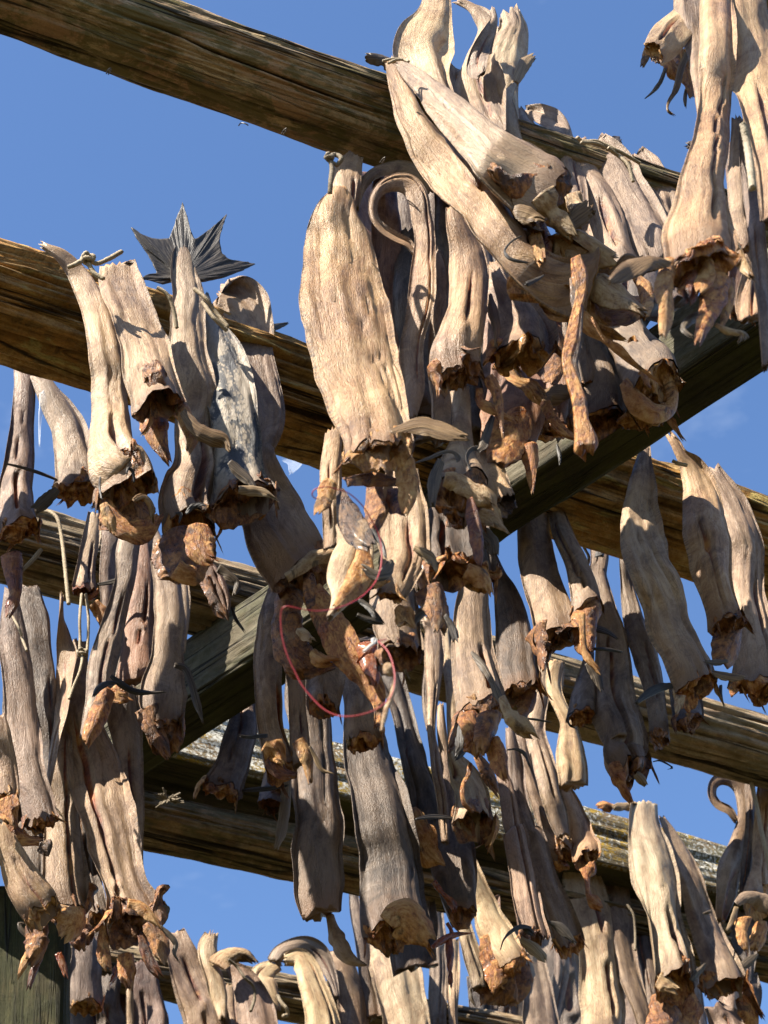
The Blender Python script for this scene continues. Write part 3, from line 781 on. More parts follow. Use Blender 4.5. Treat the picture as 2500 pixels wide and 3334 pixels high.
stm = MB('rusty_steel'); stn = stm.noise((300, 300, 300), 3)
stm = stm.done(stm.ramp(stn, [(.4, (.05, .04, .035)), (.6, (.20, .18, .16))]), .4, .5, None)
def staple(px, label, w=7, h=9, open_=False, off=.012):
    P = to_px(px)[0]; pl = PL['A']; c = pl.hit(P[0], P[1], off); s_ = px2m(c, 1)
    b = Buf(); d = pl.d; n = pl.n; u = np.array([0, 0, 1.0])
    pts = [c - n * .008 - d * w * .5 * s_ + u * h * .2 * s_, c - d * w * .5 * s_ - u * h * .3 * s_, c + n * .004 - u * h * .8 * s_, c + d * w * .5 * s_ - u * h * .3 * s_, c - n * .008 + d * w * .5 * s_ + u * h * .2 * s_]
    if open_: pts = pts[:4]
    tube(b, np.array(pts), 2.1 * s_, 8)
    tag(link('metal_staple', b, stm), label, 'staple', 'staples in the topmost pole')
staple(['Z0', (422, 268)], 'small bent staple furthest out along the bare end of the topmost pole')
staple(['Z0', (943, 474)], 'hooked wire staple hanging below the topmost pole against the sky', 24, 26, True)
staple(['Z0', (1100, 500)], 'staple driven into the face of the topmost pole beside the hooked one', off=.05)
staple(['Z0', (1480, 612)], 'pale staple on the topmost pole nearest the curled fish', off=.05)

def fan(parent, name, mat, plane, off, base, outline, seed=3, thick=.0022, ray_amp=.0012, fray=.03, curl=.006):
    """one flat tail fin: rays run from the base to an outline with tips and frayed webs between them"""
    b = to_px(base)[0]; O = to_px(outline); m = 150
    d = np.linalg.norm(np.diff(O[:, :2], axis=0), axis=1); T = np.concatenate([[0], np.cumsum(d)]); t = np.linspace(0, T[-1], m)
    ox = np.interp(t, T, O[:, 0]); oy = np.interp(t, T, O[:, 1])
    dist = np.hypot(ox - b[0], oy - b[1])
    wob = fray * (.6 * noise(vec3(np.arange(m) * .9, 0, seed), seed) + .4 * noise(vec3(np.arange(m) * .31, 4, seed), seed + 1))
    k = np.clip((np.arange(m) / 9.0), 0, 1) * np.clip(((m - 1 - np.arange(m)) / 9.0), 0, 1)
    fx = b[0] + (ox - b[0]) * (1 + wob * k); fy = b[1] + (oy - b[1]) * (1 + wob * k)
    K = 26; s = np.linspace(.06, 1, K)
    pl = PL[plane]; mx_ = dist.max()
    pts = np.zeros((K, m, 3))
    for i in range(K):
        for j in range(m):
            o_ = off + curl * float(noise(vec3(j * .055, s[i] * 1.7, seed), seed + 5)) * s[i] + ray_amp * float(noise(vec3(j * .55, s[i] * 1.5, seed), seed + 7)) * s[i]
            pts[i, j] = pl.hit(b[0] + (fx[j] - b[0]) * s[i], b[1] + (fy[j] - b[1]) * s[i], o_)
    buf = Buf(); th = thick * (1 - .75 * s)[:, None, None] * pl.n
    fr, bk = pts + th, pts - th
    grid = np.concatenate([fr, bk[:, ::-1]], axis=1)
    u = np.concatenate([np.arange(m), np.arange(m)[::-1]]) * .0016
    suv = vec3(u[None, :] * np.ones((K, 1)) + seed, s[:, None] * .25 * np.ones((1, 2 * m)), seed).reshape(-1, 3)
    f = grid_faces(K, 2 * m)
    e0 = (K - 1) * 2 * m
    f += [[e0 + j, e0 + j + 1, e0 + 2 * m - 2 - j, e0 + 2 * m - 1 - j] for j in range(m - 1)]
    buf.add(grid.reshape(-1, 3), f, suv, np.zeros_like(suv))
    return link(name, buf, FL[mat], parent)

# ---------------------------------------------------------------- fish on the topmost poles
fish('A', [.055, .075, .09], ['Z2', (408, 425, 90), (402, 490, 230), (400, 580, 320), (415, 760, 480), (438, 1020, 575), (455, 1200, 605), (490, 1400, 600), (535, 1600, 565), (580, 1750, 530), (625, 1900, 485), (645, 2000, 455), (655, 2100, 450), (662, 2170, 470)],
     'broad golden fish in front of everything, its amber neck opening over the red line', 'gold', tk=(.08, .15, .22, .42), flaps=3, fl='gold', depth=.40, cut=.18, slit=False, M=64, lump=.15, tw=.10, flare=.06, wide=.93, lobes=0, rag_end=.02,
     extra=[('pectoral_fin', 'fin', [.12, .15], ['Z5', (960, 100, 30), (1060, 72, 75), (1150, 62, 100), (1250, 85, 95), (1340, 110, 70), (1410, 128, 26)], dict(rib=.0007, rag=.01)),
            ('jaw_lobe', 'gold', [.10, .09], ['Z5', (1020, 190, 110), (1055, 290, 120), (1075, 400, 110), (1068, 500, 90), (1055, 575, 40)], dict(tk=.3)),
            ('flesh_knot', 'brown', [.05, .07], ['Z5', (865, 400, 90), (865, 470, 80), (870, 540, 95), (880, 590, 115), (875, 650, 75), (868, 700, 25)], dict(tk=.7)),
            ('flesh_stub', 'gold', [.08, .09], ['Z5', (610, 400, 80), (585, 460, 100), (565, 520, 85), (530, 585, 30)], dict(tk=.5)),
            ('torn_flesh', 'dark', [.07, .11], ['Z5', (655, 450, 40), (690, 560, 95), (730, 650, 115), (790, 730, 100), (835, 780, 50)], dict(tk=.4)),
            ('torn_flesh', 'find', [.10, .11], ['Z5', (845, 690, 60), (880, 730, 75), (915, 780, 60), (935, 860, 20)], dict(tk=.3)),
            ('flesh_lobe', 'red', [.06, .085], ['Z5', (985, 440, 80), (1000, 490, 120), (1030, 540, 110), (1050, 590, 40)], dict(tk=.5)),
            ('gill_strip', 'brown', [.09, .07], ['Z5', (690, 400, 60), (800, 385, 70), (930, 390, 70), (1030, 410, 40)], dict(tk=.5))])
fish('A', [.10, .13, .15, .15], ['T1', (165, 475, 80), (195, 570, 120), (255, 720, 180), (350, 930, 250), (480, 1150, 330), (640, 1370, 430), 'T2', (380, 150, 330), (500, 320, 310), (640, 470, 290), (790, 580, 330), (940, 620, 430), (1060, 640, 500)],
     'long pale slit fish lying aslant, orange seam on its belly, wide bony collar', 'pale', tk=(.25, .30, .34, .45), slit=(.12, .50, .86, .10), lobes=0, flaps=4, fl='gold', depth=.42, cut=.1, M=64, lump=.2, tw=.1,
     extra=[('tail_fin', 'fing', [.09, .10], ['T1', (200, 500, 60), (140, 460, 90), (70, 440, 90), (0, 425, 60)], dict(rib=.0008, rag=.012)),
            ('gut_strip', 'amber', [.22, .20], ['T2', (965, 440, 60), (985, 540, 80), (1000, 640, 60), (965, 800, 50), (940, 940, 60), (915, 1060, 50), (945, 1170, 55), (985, 1300, 70), (1000, 1430, 75), (1020, 1520, 105), (1028, 1570, 105), (1035, 1605, 50)], dict(tk=.75, rib=.001, M=24, label='long twisted dark and golden strip ending in a bulb')),
            ('gut_strip', 'dark', [.20, .19], ['T2', (955, 560, 45), (970, 680, 55), (985, 800, 40), (975, 950, 45), (960, 1080, 40), (990, 1190, 20)], dict(tk=.7)),
            ('jaw_bone', 'cream', [.16, .19], ['T2', (1020, 560, 70), (1120, 610, 140), (1250, 690, 120), (1380, 770, 60)], dict(tk=.35)),
            ('collar_flap', 'gold', [.14, .15], ['T2', (800, 620, 120), (930, 690, 230), (1130, 730, 240), (1320, 720, 170), (1400, 690, 60)], dict(tk=.2)),
            ('jaw_bone', 'gold', [.15, .18], ['T2', (1330, 560, 50), (1385, 640, 70), (1395, 720, 60), (1380, 800, 40)], dict(tk=.6)),
            ('collar_flap', 'cream', [.17, .19], ['T2', (830, 350, 120), (920, 340, 190), (1010, 370, 190), (1100, 400, 110), (1180, 430, 60)], dict(tk=.2)),
            ('pectoral_fin', 'fin', [.21, .22], ['T2', (595, 145, 40), (640, 160, 95), (700, 185, 95), (775, 215, 30)], dict(rib=.0006)),
            ('pectoral_fin', 'fin', [.19, .21], ['T2', (840, 260, 40), (920, 235, 75), (985, 190, 110), (1045, 145, 100)], dict(rib=.0007, rag=.01)),
            ('barbel', 'find', [.19, .20], ['T2', (640, 310, 14), (580, 345, 18), (540, 400, 20), (570, 445, 20), (670, 470, 14)], dict(tk=.7)),
            ('torn_flesh', 'find', [.19, .20], ['T2', (775, 545, 14), (730, 570, 40), (670, 600, 45)], dict(tk=.3))])
fish('A', [.12, .16, .19, .19], ['T1', (240, 500, 70), (330, 590, 130), (470, 720, 170), (640, 880, 240), (840, 1080, 330), (1040, 1290, 420), (1230, 1450, 470), (1350, 1540, 470)],
     'mauve grey half of the aslant pair, lying above the orange seamed one', 'pale', tk=(.3, .36, .40, .46), flaps=1, lobes=0, lump=.14, rag_end=.012, fl='brown', depth=.40, cut=.12, M=60, tw=.1, slit=(-.25, .02, .75, .07),
     extra=[('torn_flesh', 'red', [.17, .18], ['T2', (770, 230, 40), (790, 330, 60), (800, 420, 60), (810, 470, 20)], dict(tk=.5)),
            ('jaw_bone', 'gold', [.18, .19], ['T2', (690, 215, 30), (720, 300, 70), (745, 390, 80), (770, 460, 40)], dict(tk=.5, rib=.0012)),
            ('torn_flesh', 'cream', [.17, .18], ['T2', (920, 60, 70), (960, 90, 110), (1000, 120, 70)], dict(tk=.3))])
fish('A', [.05, .08], ['T1', (530, -80, 170), (515, 40, 220), (480, 160, 300), (440, 270, 420), (420, 400, 430), (440, 520, 380), (490, 650, 250), (560, 780, 200)],
     'upright pale tail with a frayed left edge, standing on the topmost pole', 'cream', end='cut', tk=(.07, .1, .2), rag_top=.03, M=52, slit=False, fringe=.3, tw=.1)
fish('A', [.07, .10], ['T1', (690, 15, 40), (780, 55, 70), (850, 110, 100), (905, 190, 110), (900, 300, 150), (850, 430, 190), (830, 560, 225), (860, 700, 250), (910, 850, 220), (970, 960, 130), (1015, 1050, 60)],
     'brown tail twisted into a spiral above the topmost pole', 'tan', end='cut', tk=(.12, .2, .25), rag_top=.012, tw=.9)
fish('A', [.11, .12], ['T1', (955, 70, 40), (970, 150, 60), (930, 260, 120), (880, 370, 150), (850, 470, 110), (870, 580, 40)],
     'curled dark edged tail blade wrapped round the spiral brown tail', 'grey', end='cut', tk=(.12, .12), rag_top=.01, tw=.8)
fish('A', [.03, .06], ['T1', (1085, 120, 180), (1110, 220, 235), (1090, 350, 260), (1040, 500, 290), (1030, 640, 240), (1070, 790, 170), (1100, 940, 130), (1150, 1120, 80)],
     'fan shaped pale tail with a torn right edge, behind the spiral one', 'cream', end='cut', tk=(.06, .1, .25), rag_top=.03, M=52, slit=False, fringe=.3, tw=.1,
     extra=[('fin_rays', 'pale', [.06, .06], ['T1', (1140, 640, 50), (1180, 540, 90), (1220, 470, 100), (1265, 435, 70)], dict(rib=.001, rag=.016))])
fish('A', [.07, .08], ['T1', (1120, 660, 40), (1060, 770, 90), (1070, 900, 120), (1100, 1030, 110), (1160, 1170, 80)],
     'narrow folded white tail stem below the torn fan tail', 'cream', end='cut', tk=(.3, .3), rag_top=.006)
fish('A', [.02, .05], ['T1', (1165, 850, 50), (1225, 980, 130), (1275, 1130, 170), (1300, 1290, 170), (1310, 1400, 150)],
     'smooth grey fish back between the fan tail and the dark gap in the pole', 'purple', end='cut', tk=(.3, .35))
fish('A', [.02, .04], ['T1', (610, 490, 50), (650, 580, 130), (690, 700, 160), (740, 820, 130)],
     'brown hump of a fish between the frayed tail and the spiral tail', 'grey', end='cut', tk=(.3, .35))
fish('A', [-.02, .05, .09], ['Z3', (215, 680, 50), (300, 700, 90), (400, 760, 130), (460, 880, 120), (495, 1030, 110), (525, 1180, 90), (545, 1320, 70)],
     'grey strip arching over the pole beside the dark gap', 'grey', end='cut', tk=(.25, .3), rag_top=.01)
fish('A', [.04, .08], ['Z3', (540, 850, 60), (560, 1000, 130), (610, 1150, 195), (680, 1330, 240), (740, 1500, 240), (780, 1620, 200)],
     'leftmost of three pinkish fish tied under the white strings', 'pink', end='cut', tk=(.2, .3, .4), tw=.15)
fish('A', [.05, .09], ['Z3', (620, 870, 110), (690, 980, 180), (790, 1160, 220), (880, 1350, 250), (940, 1500, 240), (980, 1600, 200)],
     'middle one of three pinkish fish tied under the white strings', 'pink', end='cut', tk=(.2, .3, .4), tw=.15)
fish('A', [.03, .06], ['Z3', (860, 940, 90), (950, 1060, 150), (1030, 1180, 165), (1060, 1320, 150), (1040, 1460, 130), (1000, 1560, 90)],
     'rightmost of three pinkish fish tied under the white strings, with a gap at its edge', 'pink', end='cut', tk=(.2, .3, .3), tw=.15)
fish('A', -.03, ['Z3', (770, 860, 60), (740, 880, 90), (700, 900, 60)], 'small dark tail tip showing above the white strings', 'dark', end='cut', tk=(.2, .2))
fish('A', -.02, ['Z3', (1180, 870, 40), (1215, 872, 60), (1260, 880, 60)], 'little dark frayed tail tip poking out left of the tall golden fish', 'dark', end='cut', tk=(.2, .2), rag_top=.01)

# the nearer pole at the upper right
fish('Z', [.06, .07, .09], ['T3', (552, -90, 170), (552, 50, 180), (552, 220, 185), (545, 420, 190), (530, 650, 205), (505, 850, 232), (470, 1050, 245), (440, 1220, 280), (440, 1400, 370), (440, 1540, 420), (440, 1640, 430), (445, 1700, 435)],
     'tall golden fish hanging from the upper right corner, two amber jaw lobes below', 'gold', tk=(.45, .42, .40, .42), flaps=3, lobes=0, fl='amber', depth=.3, M=60, tw=.12, lump=.18, rag_end=.012,
     extra=[('pectoral_fin', 'fin', [.11, .12], ['Z3', (1075, 1585, 24), (1010, 1572, 70), (930, 1572, 118), (840, 1610, 128), (770, 1650, 90), (715, 1685, 30)], dict(rib=.0008, rag=.012)),
            ('jaw_lobe', 'gold', [.10, .11], ['T3', (265, 1640, 80), (235, 1730, 110), (220, 1830, 110), (232, 1930, 95), (225, 2010, 85), (212, 2095, 40)], dict(tk=.5)),
            ('jaw_lobe', 'amber', [.09, .10], ['T3', (575, 1730, 150), (530, 1860, 170), (490, 1980, 120), (455, 2070, 75), (430, 2150, 30)], dict(tk=.4)),
            ('jaw_lobe', 'gold', [.08, .08], ['T3', (640, 1740, 50), (630, 1860, 60), (605, 1960, 55), (580, 2040, 25)], dict(tk=.4)),
            ('barbel', 'fing', [.07, .08], ['T3', (430, 1980, 45), (375, 2005, 60), (340, 2060, 40), (400, 2115, 25)], dict(tk=.4)),
            ('flesh_knot', 'red', [.08, .09], ['T3', (370, 1690, 70), (370, 1780, 110), (375, 1860, 80), (370, 1885, 30)], dict(tk=.6)),
            ('flesh_knot', 'gold', [.09, .10], ['T3', (320, 1680, 60), (420, 1640, 60), (470, 1690, 80), (460, 1780, 100), (440, 1830, 40)], dict(tk=.6)),
            ('torn_flesh', 'cream', [.08, .08], ['T3', (540, 2030, 24), (620, 2070, 30), (700, 2090, 24), (690, 2125, 10)], dict(tk=.5))])
fish('Z', [.03, .05], ['T3', (400, -80, 200), (425, 120, 190), (442, 330, 130), (440, 500, 80), (432, 640, 40), (430, 720, 14)],
     'dark grey shaded side fold left of the tall golden fish', 'grey', end='cut', tk=(.3, .3))
fish('Z', [.02, .03], ['T3', (430, 60, 160), (350, 130, 190), (270, 210, 220), (190, 290, 200), (150, 330, 150)],
     'cream collar piece jutting out to the left near the upper right corner', 'cream', tk=(.3, .5), flaps=3, fl='gold', depth=.4, fringe=0,
     extra=[('barbel', 'fing', [-.07, -.07], ['T3', (225, 430, 26), (195, 510, 30), (150, 570, 20), (105, 610, 8)], dict(tk=.5)),
            ('barbel', 'fin', [-.05, -.06], ['T3', (360, 340, 40), (320, 440, 40), (290, 560, 36), (245, 640, 22), (240, 690, 16), (268, 715, 8)], dict(tk=.5)),
            ('torn_flesh', 'amber', [-.08, -.07], ['T3', (330, 330, 120), (350, 440, 130), (380, 530, 100), (390, 610, 40)], dict(tk=.3)),
            ('torn_flesh', 'amber', [-.07, -.07], ['T3', (240, 350, 60), (270, 420, 70), (310, 470, 40)], dict(tk=.3)),
            ('barbel', 'fing', [-.07, -.07], ['T3', (352, 560, 18), (348, 620, 22), (350, 668, 12)], dict(tk=.5)),
            ('torn_flesh', 'gold', [-.07, -.07], ['T3', (140, 250, 50), (110, 330, 50), (80, 415, 20)], dict(tk=.4))])
fish('Z', [.05, .10], ['T3', (735, -60, 250), (755, 150, 280), (775, 350, 280), (805, 600, 270), (845, 850, 250), (890, 1100, 240), (930, 1400, 220)],
     'wide rosy brown fish running off the right border, beside the thick white cord', 'tan', end='cut', tk=(.3, .35, .4), tw=.15)
fish('Z', [.04, .07], ['T3', (712, 770, 50), (738, 950, 95), (765, 1150, 105), (790, 1400, 90), (812, 1650, 85), (835, 1900, 80), (870, 2300, 80)],
     'long narrow mauve fish along the right border below the thick white cord', 'purple', end='cut', tk=(.4, .5))
fish('Z', [0, .02], ['T3', (668, 750, 60), (685, 900, 95), (690, 1080, 115), (700, 1280, 115), (710, 1450, 110), (720, 1560, 90)],
     'crumpled grey fish with an amber patch, squeezed between the tall golden fish and the cord', 'grey', tk=(.3, .4), flaps=2, fl='amber')
fish('Z', [-.02, -.01], ['T3', (770, 1500, 90), (765, 1650, 130), (755, 1800, 150), (752, 1930, 145), (755, 2010, 130)],
     'flat rosy flap of fish low beside the right border', 'pink', end='cut', tk=(.2, .2))
fish('Z', [-.04, -.03], ['T3', (640, 900, 60), (650, 1200, 90), (660, 1500, 120), (680, 1800, 170), (690, 1950, 150)],
     'shaded brown fish behind the tall golden one', 'red', tk=(.3, .4), flaps=3)

# under the topmost pole
fish('A', [.06, .08], ['T2', (225, 150, 70), (255, 280, 130), (300, 420, 190), (322, 560, 205), (318, 720, 215), (285, 860, 245), (262, 980, 255), (262, 1080, 255), (268, 1120, 250)],
     'mauve fish with a dark puckered neck, left of the broad bell shaped one', 'pink', tk=(.3, .36, .45), flaps=4, fl='brown', M=52, tw=.15,
     extra=[('torn_flesh', 'amber', [.07, .07], ['T2', (440, 1150, 50), (490, 1230, 60), (515, 1350, 45), (530, 1500, 12)], dict(tk=.4)),
            ('torn_flesh', 'amber', [.06, .06], ['T2', (390, 1220, 40), (400, 1300, 50), (470, 1340, 50), (560, 1390, 30)], dict(tk=.4))])
fish('A', [.03, .05, .06], ['T2', (470, 480, 110), (520, 600, 180), (575, 720, 240), (625, 840, 300), (650, 940, 330), (645, 1030, 330)],
     'bell shaped mauve fish with an amber honeycombed neck under the aslant pair', 'pink', tk=(.3, .4, .48), flaps=4, fl='gold', M=52, tw=.12,
     extra=[('pectoral_fin', 'fin', [.06, .08], ['T2', (455, 660, 20), (470, 760, 55), (490, 860, 50), (488, 980, 20)], dict(rib=.0007))])
fish('A', [-.04, -.02], ['T2', (1030, 850, 180), (1070, 1020, 220), (1095, 1180, 270), (1095, 1330, 320), (1085, 1440, 330)],
     'dark open neck fish under the wide bony collar, behind the bulb ended strip', 'dark', tk=(.3, .45), flaps=4, fl='brown')
fish('A', [.0, .04], ['T2', (1230, 830, 170), (1290, 960, 210), (1350, 1080, 260), (1400, 1190, 300), (1420, 1270, 300)],
     'hollow amber collar tilted away below the long fan fin', 'grey', tk=(.4, .7), flaps=6, fl='gold', depth=.35, lump=.5, cut=.3, rag_end=.03, fringe=0,
     extra=[('collar_flap', 'gold', [.05, .06], ['T2', (1260, 1180, 50), (1330, 1290, 90), (1430, 1360, 90), (1530, 1350, 70), (1555, 1260, 60), (1520, 1130, 50), (1450, 1020, 40)], dict(tk=.3))])
fish('A', [-.05, -.03], ['T2', (560, 1080, 220), (600, 1220, 300), (600, 1360, 340), (580, 1500, 320), (560, 1580, 290)],
     'tangled amber collar hanging above the silvery side of the beam', 'amber' if False else 'red', tk=(.35, .5), flaps=6, fl='amber', lump=.3, fringe=0,
     extra=[('collar_flap', 'amber', [-.01, .0], ['T2', (480, 1400, 90), (520, 1500, 150), (520, 1600, 170), (480, 1680, 80)], dict(tk=.3)),
            ('collar_flap', 'amber', [.0, .01], ['T2', (640, 1340, 110), (610, 1460, 180), (560, 1570, 190), (500, 1660, 90)], dict(tk=.3)),
            ('torn_flesh', 'amber', [.0, .0], ['T2', (690, 1560, 120), (700, 1650, 80), (700, 1740, 50), (705, 1840, 16)], dict(tk=.4)),
            ('collar_flap', 'gold', [.01, .02], ['T2', (560, 1090, 60), (620, 1160, 90), (690, 1200, 90), (760, 1260, 60)], dict(tk=.3))])
fish('A', [-.05, -.04], ['T2', (800, 1050, 180), (810, 1200, 230), (800, 1350, 250), (790, 1470, 240)],
     'ragged brown collar behind the bulb ended strip, with a fan of pale rays across it', 'red', tk=(.35, .5), flaps=6, fl='amber', lump=.3, fringe=0,
     extra=[('pectoral_fin', 'fin', [-.01, .0], ['T2', (945, 1240, 60), (870, 1255, 105), (800, 1260, 100), (750, 1275, 60)], dict(rib=.0007)),
            ('torn_flesh', 'amber', [.0, .01], ['T2', (790, 1310, 50), (840, 1420, 60), (910, 1490, 60), (970, 1520, 40)], dict(tk=.4)),
            ('barbel', 'find', [.0, .0], ['T2', (855, 1560, 24), (870, 1620, 30), (872, 1670, 14)], dict(tk=.4)),
            ('collar_flap', 'brown', [-.02, -.01], ['T2', (860, 850, 60), (870, 960, 110), (850, 1080, 120), (820, 1190, 60)], dict(tk=.3))])
fish('A', [-.03, -.02], ['T2', (980, 880, 90), (1010, 1000, 120), (1030, 1120, 110), (1030, 1210, 80)],
     'small dark gut knot just right of the bulb ended strip', 'dark', tk=(.4, .5), flaps=3, fl='brown')
fish('A', [.02, .03, .04], ['Z2', (905, 865, 26), (860, 800, 66), (770, 755, 80), (690, 700, 78), (635, 620, 62), (635, 510, 64), (690, 425, 74), (780, 385, 88), (870, 405, 95), (930, 490, 100), (955, 620, 105), (970, 780, 115), (960, 950, 140), (955, 1120, 150), (925, 1290, 130), (885, 1450, 115), (890, 1600, 105), (900, 1780, 100), (900, 1930, 30)],
     'ribbon thin fish curled into a hook beside the broad golden one', 'pink', end='cut', tk=(.10, .12, .14, .3), tw=.5, rag_top=.004)
fish('A', [-.01, .0], ['Z2', (522, 570, 30), (540, 450, 60), (610, 360, 70), (720, 310, 75), (830, 300, 85), (940, 345, 90), (1040, 430, 100)],
     'thin tan strip arching over the hook shaped ribbon', 'tan', end='cut', tk=(.2, .2), tw=.2)
fish('A', [.0, .02], ['Z2', (1045, 850, 50), (1065, 1000, 85), (1060, 1180, 95), (1045, 1400, 105), (1050, 1620, 130), (1065, 1800, 150), (1070, 1960, 145), (1065, 2080, 120)],
     'slim rosy fish between the hook shaped ribbon and the puckered mauve fish', 'pink', end='cut', tk=(.4, .45))
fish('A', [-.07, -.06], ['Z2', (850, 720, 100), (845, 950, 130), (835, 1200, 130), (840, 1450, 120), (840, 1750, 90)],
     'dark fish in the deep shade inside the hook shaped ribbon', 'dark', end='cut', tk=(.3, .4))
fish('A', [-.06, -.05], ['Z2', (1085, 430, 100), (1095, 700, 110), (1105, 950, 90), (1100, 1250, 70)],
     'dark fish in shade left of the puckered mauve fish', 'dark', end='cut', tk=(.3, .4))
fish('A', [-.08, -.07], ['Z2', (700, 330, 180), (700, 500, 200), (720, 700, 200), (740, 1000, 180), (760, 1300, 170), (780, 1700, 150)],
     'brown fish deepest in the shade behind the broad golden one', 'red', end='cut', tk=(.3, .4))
fish('A', [.01, .02], ['Z2', (500, 225, 110), (470, 290, 150), (450, 380, 170), (450, 480, 160), (470, 600, 100)],
     'bristly brown tail root under the pole at the knotted grey cord', 'grey', end='cut', tk=(.3, .4))
fish('A', [.0, .01], ['T2', (270, 1240, 100), (280, 1420, 115), (280, 1560, 150), (268, 1680, 240), (262, 1770, 340), (262, 1850, 390)],
     'pale grey fish with a white curved jaw rim and dark fins, under the puckered one', 'pale', tk=(.4, .5, .5), flaps=4, fl='brown', cut=.2, M=52, flare=.1,
     extra=[('pectoral_fin', 'fing', [.04, .04], ['T2', (0, 1672, 14), (90, 1640, 24), (170, 1605, 26), (230, 1605, 26), (265, 1640, 34), (260, 1690, 16)], dict(tk=.4)),
            ('pectoral_fin', 'find', [.05, .05], ['T2', (335, 1720, 24), (315, 1640, 36), (340, 1590, 40), (390, 1580, 34)], dict(tk=.3)),
            ('pectoral_fin', 'fing', [.05, .05], ['T2', (470, 1390, 30), (440, 1480, 55), (410, 1570, 50), (380, 1600, 22)], dict(tk=.2, rib=.0005)),
            ('pectoral_fin', 'fing', [.05, .06], ['T2', (160, 1660, 50), (125, 1760, 75), (110, 1860, 70), (110, 1920, 40)], dict(tk=.3, rib=.0006)),
            ('collar_flap', 'cream', [.05, .06], ['T2', (180, 1760, 60), (260, 1775, 90), (350, 1830, 90), (440, 1890, 60), (465, 1920, 20)], dict(tk=.5))])
fish('A', [-.01, .01], ['T2', (385, 1590, 50), (430, 1690, 110), (490, 1800, 130), (535, 1890, 140), (550, 1930, 135)],
     'small grey fish pointing right with a black hollow end, over the beam', 'pale', tk=(.4, .6), flaps=2, fl='dark', depth=.8,
     extra=[('pectoral_fin', 'cream', [.02, .02], ['Z5', (1500, 570, 40), (1560, 600, 75), (1610, 650, 70), (1650, 690, 20)], dict(rib=.0006))])
fish('A', [-.05, -.03], ['Z5', (1340, 560, 320), (1350, 680, 380), (1352, 800, 400), (1348, 900, 415), (1345, 960, 440)],
     'dark mauve fish with pale amber rim and red streak, below the white jaw rim', 'dark', tk=(.3, .4, .42), flaps=4, fl='amber', M=52, tw=.15,
     extra=[('torn_flesh', 'red', [.06, .06], ['Z5', (1440, 500, 30), (1460, 600, 70), (1482, 720, 75), (1490, 820, 55), (1494, 885, 20)], dict(tk=.35)),
            ('jaw_lobe', 'brown', [-.02, -.02], ['Z5', (1210, 1020, 150), (1235, 1110, 160), (1255, 1200, 130), (1260, 1290, 80)], dict(tk=.5)),
            ('jaw_lobe', 'gold', [.0, .0], ['Z5', (1420, 920, 90), (1500, 960, 110), (1550, 1010, 80), (1568, 1060, 30)], dict(tk=.4)),
            ('fin_rays', 'fing', [-.02, -.02], ['Z5', (1520, 700, 60), (1570, 760, 90), (1590, 830, 40)], dict(rib=.0008, rag=.01)),
            ('pectoral_fin', 'find', [-.02, -.02], ['Z5', (1290, 1200, 30), (1330, 1270, 60), (1355, 1345, 50)], dict(tk=.3))])
fish('A', [-.06, -.04, -.02], ['Z5', (1020, 330, 190), (1025, 520, 240), (1035, 700, 260), (1030, 860, 250), (990, 1000, 210), (960, 1090, 150)],
     'pale smooth fish hanging right below the broad golden one', 'pale', tk=(.4, .45), flaps=3, fl='amber', M=52, cut=.1,
     extra=[('pectoral_fin', 'fing', [.05, .05], ['Z5', (975, 880, 40), (930, 940, 85), (870, 955, 70), (810, 920, 20)], dict(rib=.0006)),
            ('torn_flesh', 'pale', [.02, .03], ['Z5', (1100, 790, 30), (1170, 830, 50), (1220, 870, 60), (1242, 930, 30)], dict(tk=.3))])
fish('A', [-.02, .02], ['Z5', (690, 650, 100), (735, 750, 180), (730, 860, 230), (705, 980, 220), (680, 1080, 140), (635, 1160, 70), (590, 1225, 34)],
     'bright translucent amber jaw piece glowing where the red line passes', 'cream', end='cut', tk=(.25, .25), slit=(.45, .2, .9, .35), fringe=0,
     extra=[('jaw_lobe', 'gold', [.0, .03], ['Z5', (800, 770, 60), (800, 880, 120), (760, 1000, 130), (700, 1070, 90), (640, 1150, 40)], dict(tk=.25)),
            ('jaw_lobe', 'gold', [.0, .0], ['Z5', (810, 1010, 40), (870, 1010, 60), (930, 1000, 40)], dict(tk=.4))])
fish('A', [-.10, -.08], ['Z5', (980, 1030, 240), (1000, 1180, 270), (1005, 1330, 285), (1005, 1470, 280)],
     'grey fish with a round black throat, left of the gap of sky', 'grey', tk=(.4, .5), flaps=4, fl='brown', depth=.8,
     extra=[('pectoral_fin', 'find', [-.05, -.04], ['Z5', (770, 1110, 24), (830, 1150, 60), (880, 1210, 75), (912, 1245, 30)], dict(rib=.0006)),
            ('pectoral_fin', 'find', [-.04, -.04], ['Z5', (760, 1200, 30), (830, 1230, 65), (900, 1245, 30)], dict(rib=.0006)),
            ('collar_flap', 'gold', [-.03, -.02], ['Z5', (1000, 1150, 40), (1050, 1210, 90), (1100, 1270, 30)], dict(tk=.3)),
            ('pectoral_fin', 'fing', [-.05, -.05], ['Z5', (1090, 1240, 50), (1130, 1200, 60), (1175, 1170, 40)], dict(rib=.0006))])
fish('A', [-.08, -.06], ['Z5', (620, 100, 90), (605, 350, 110), (605, 600, 105), (610, 800, 90)],
     'pale edge of a fish along the left side of the broad golden one', 'pale', end='cut', tk=(.3, .4))

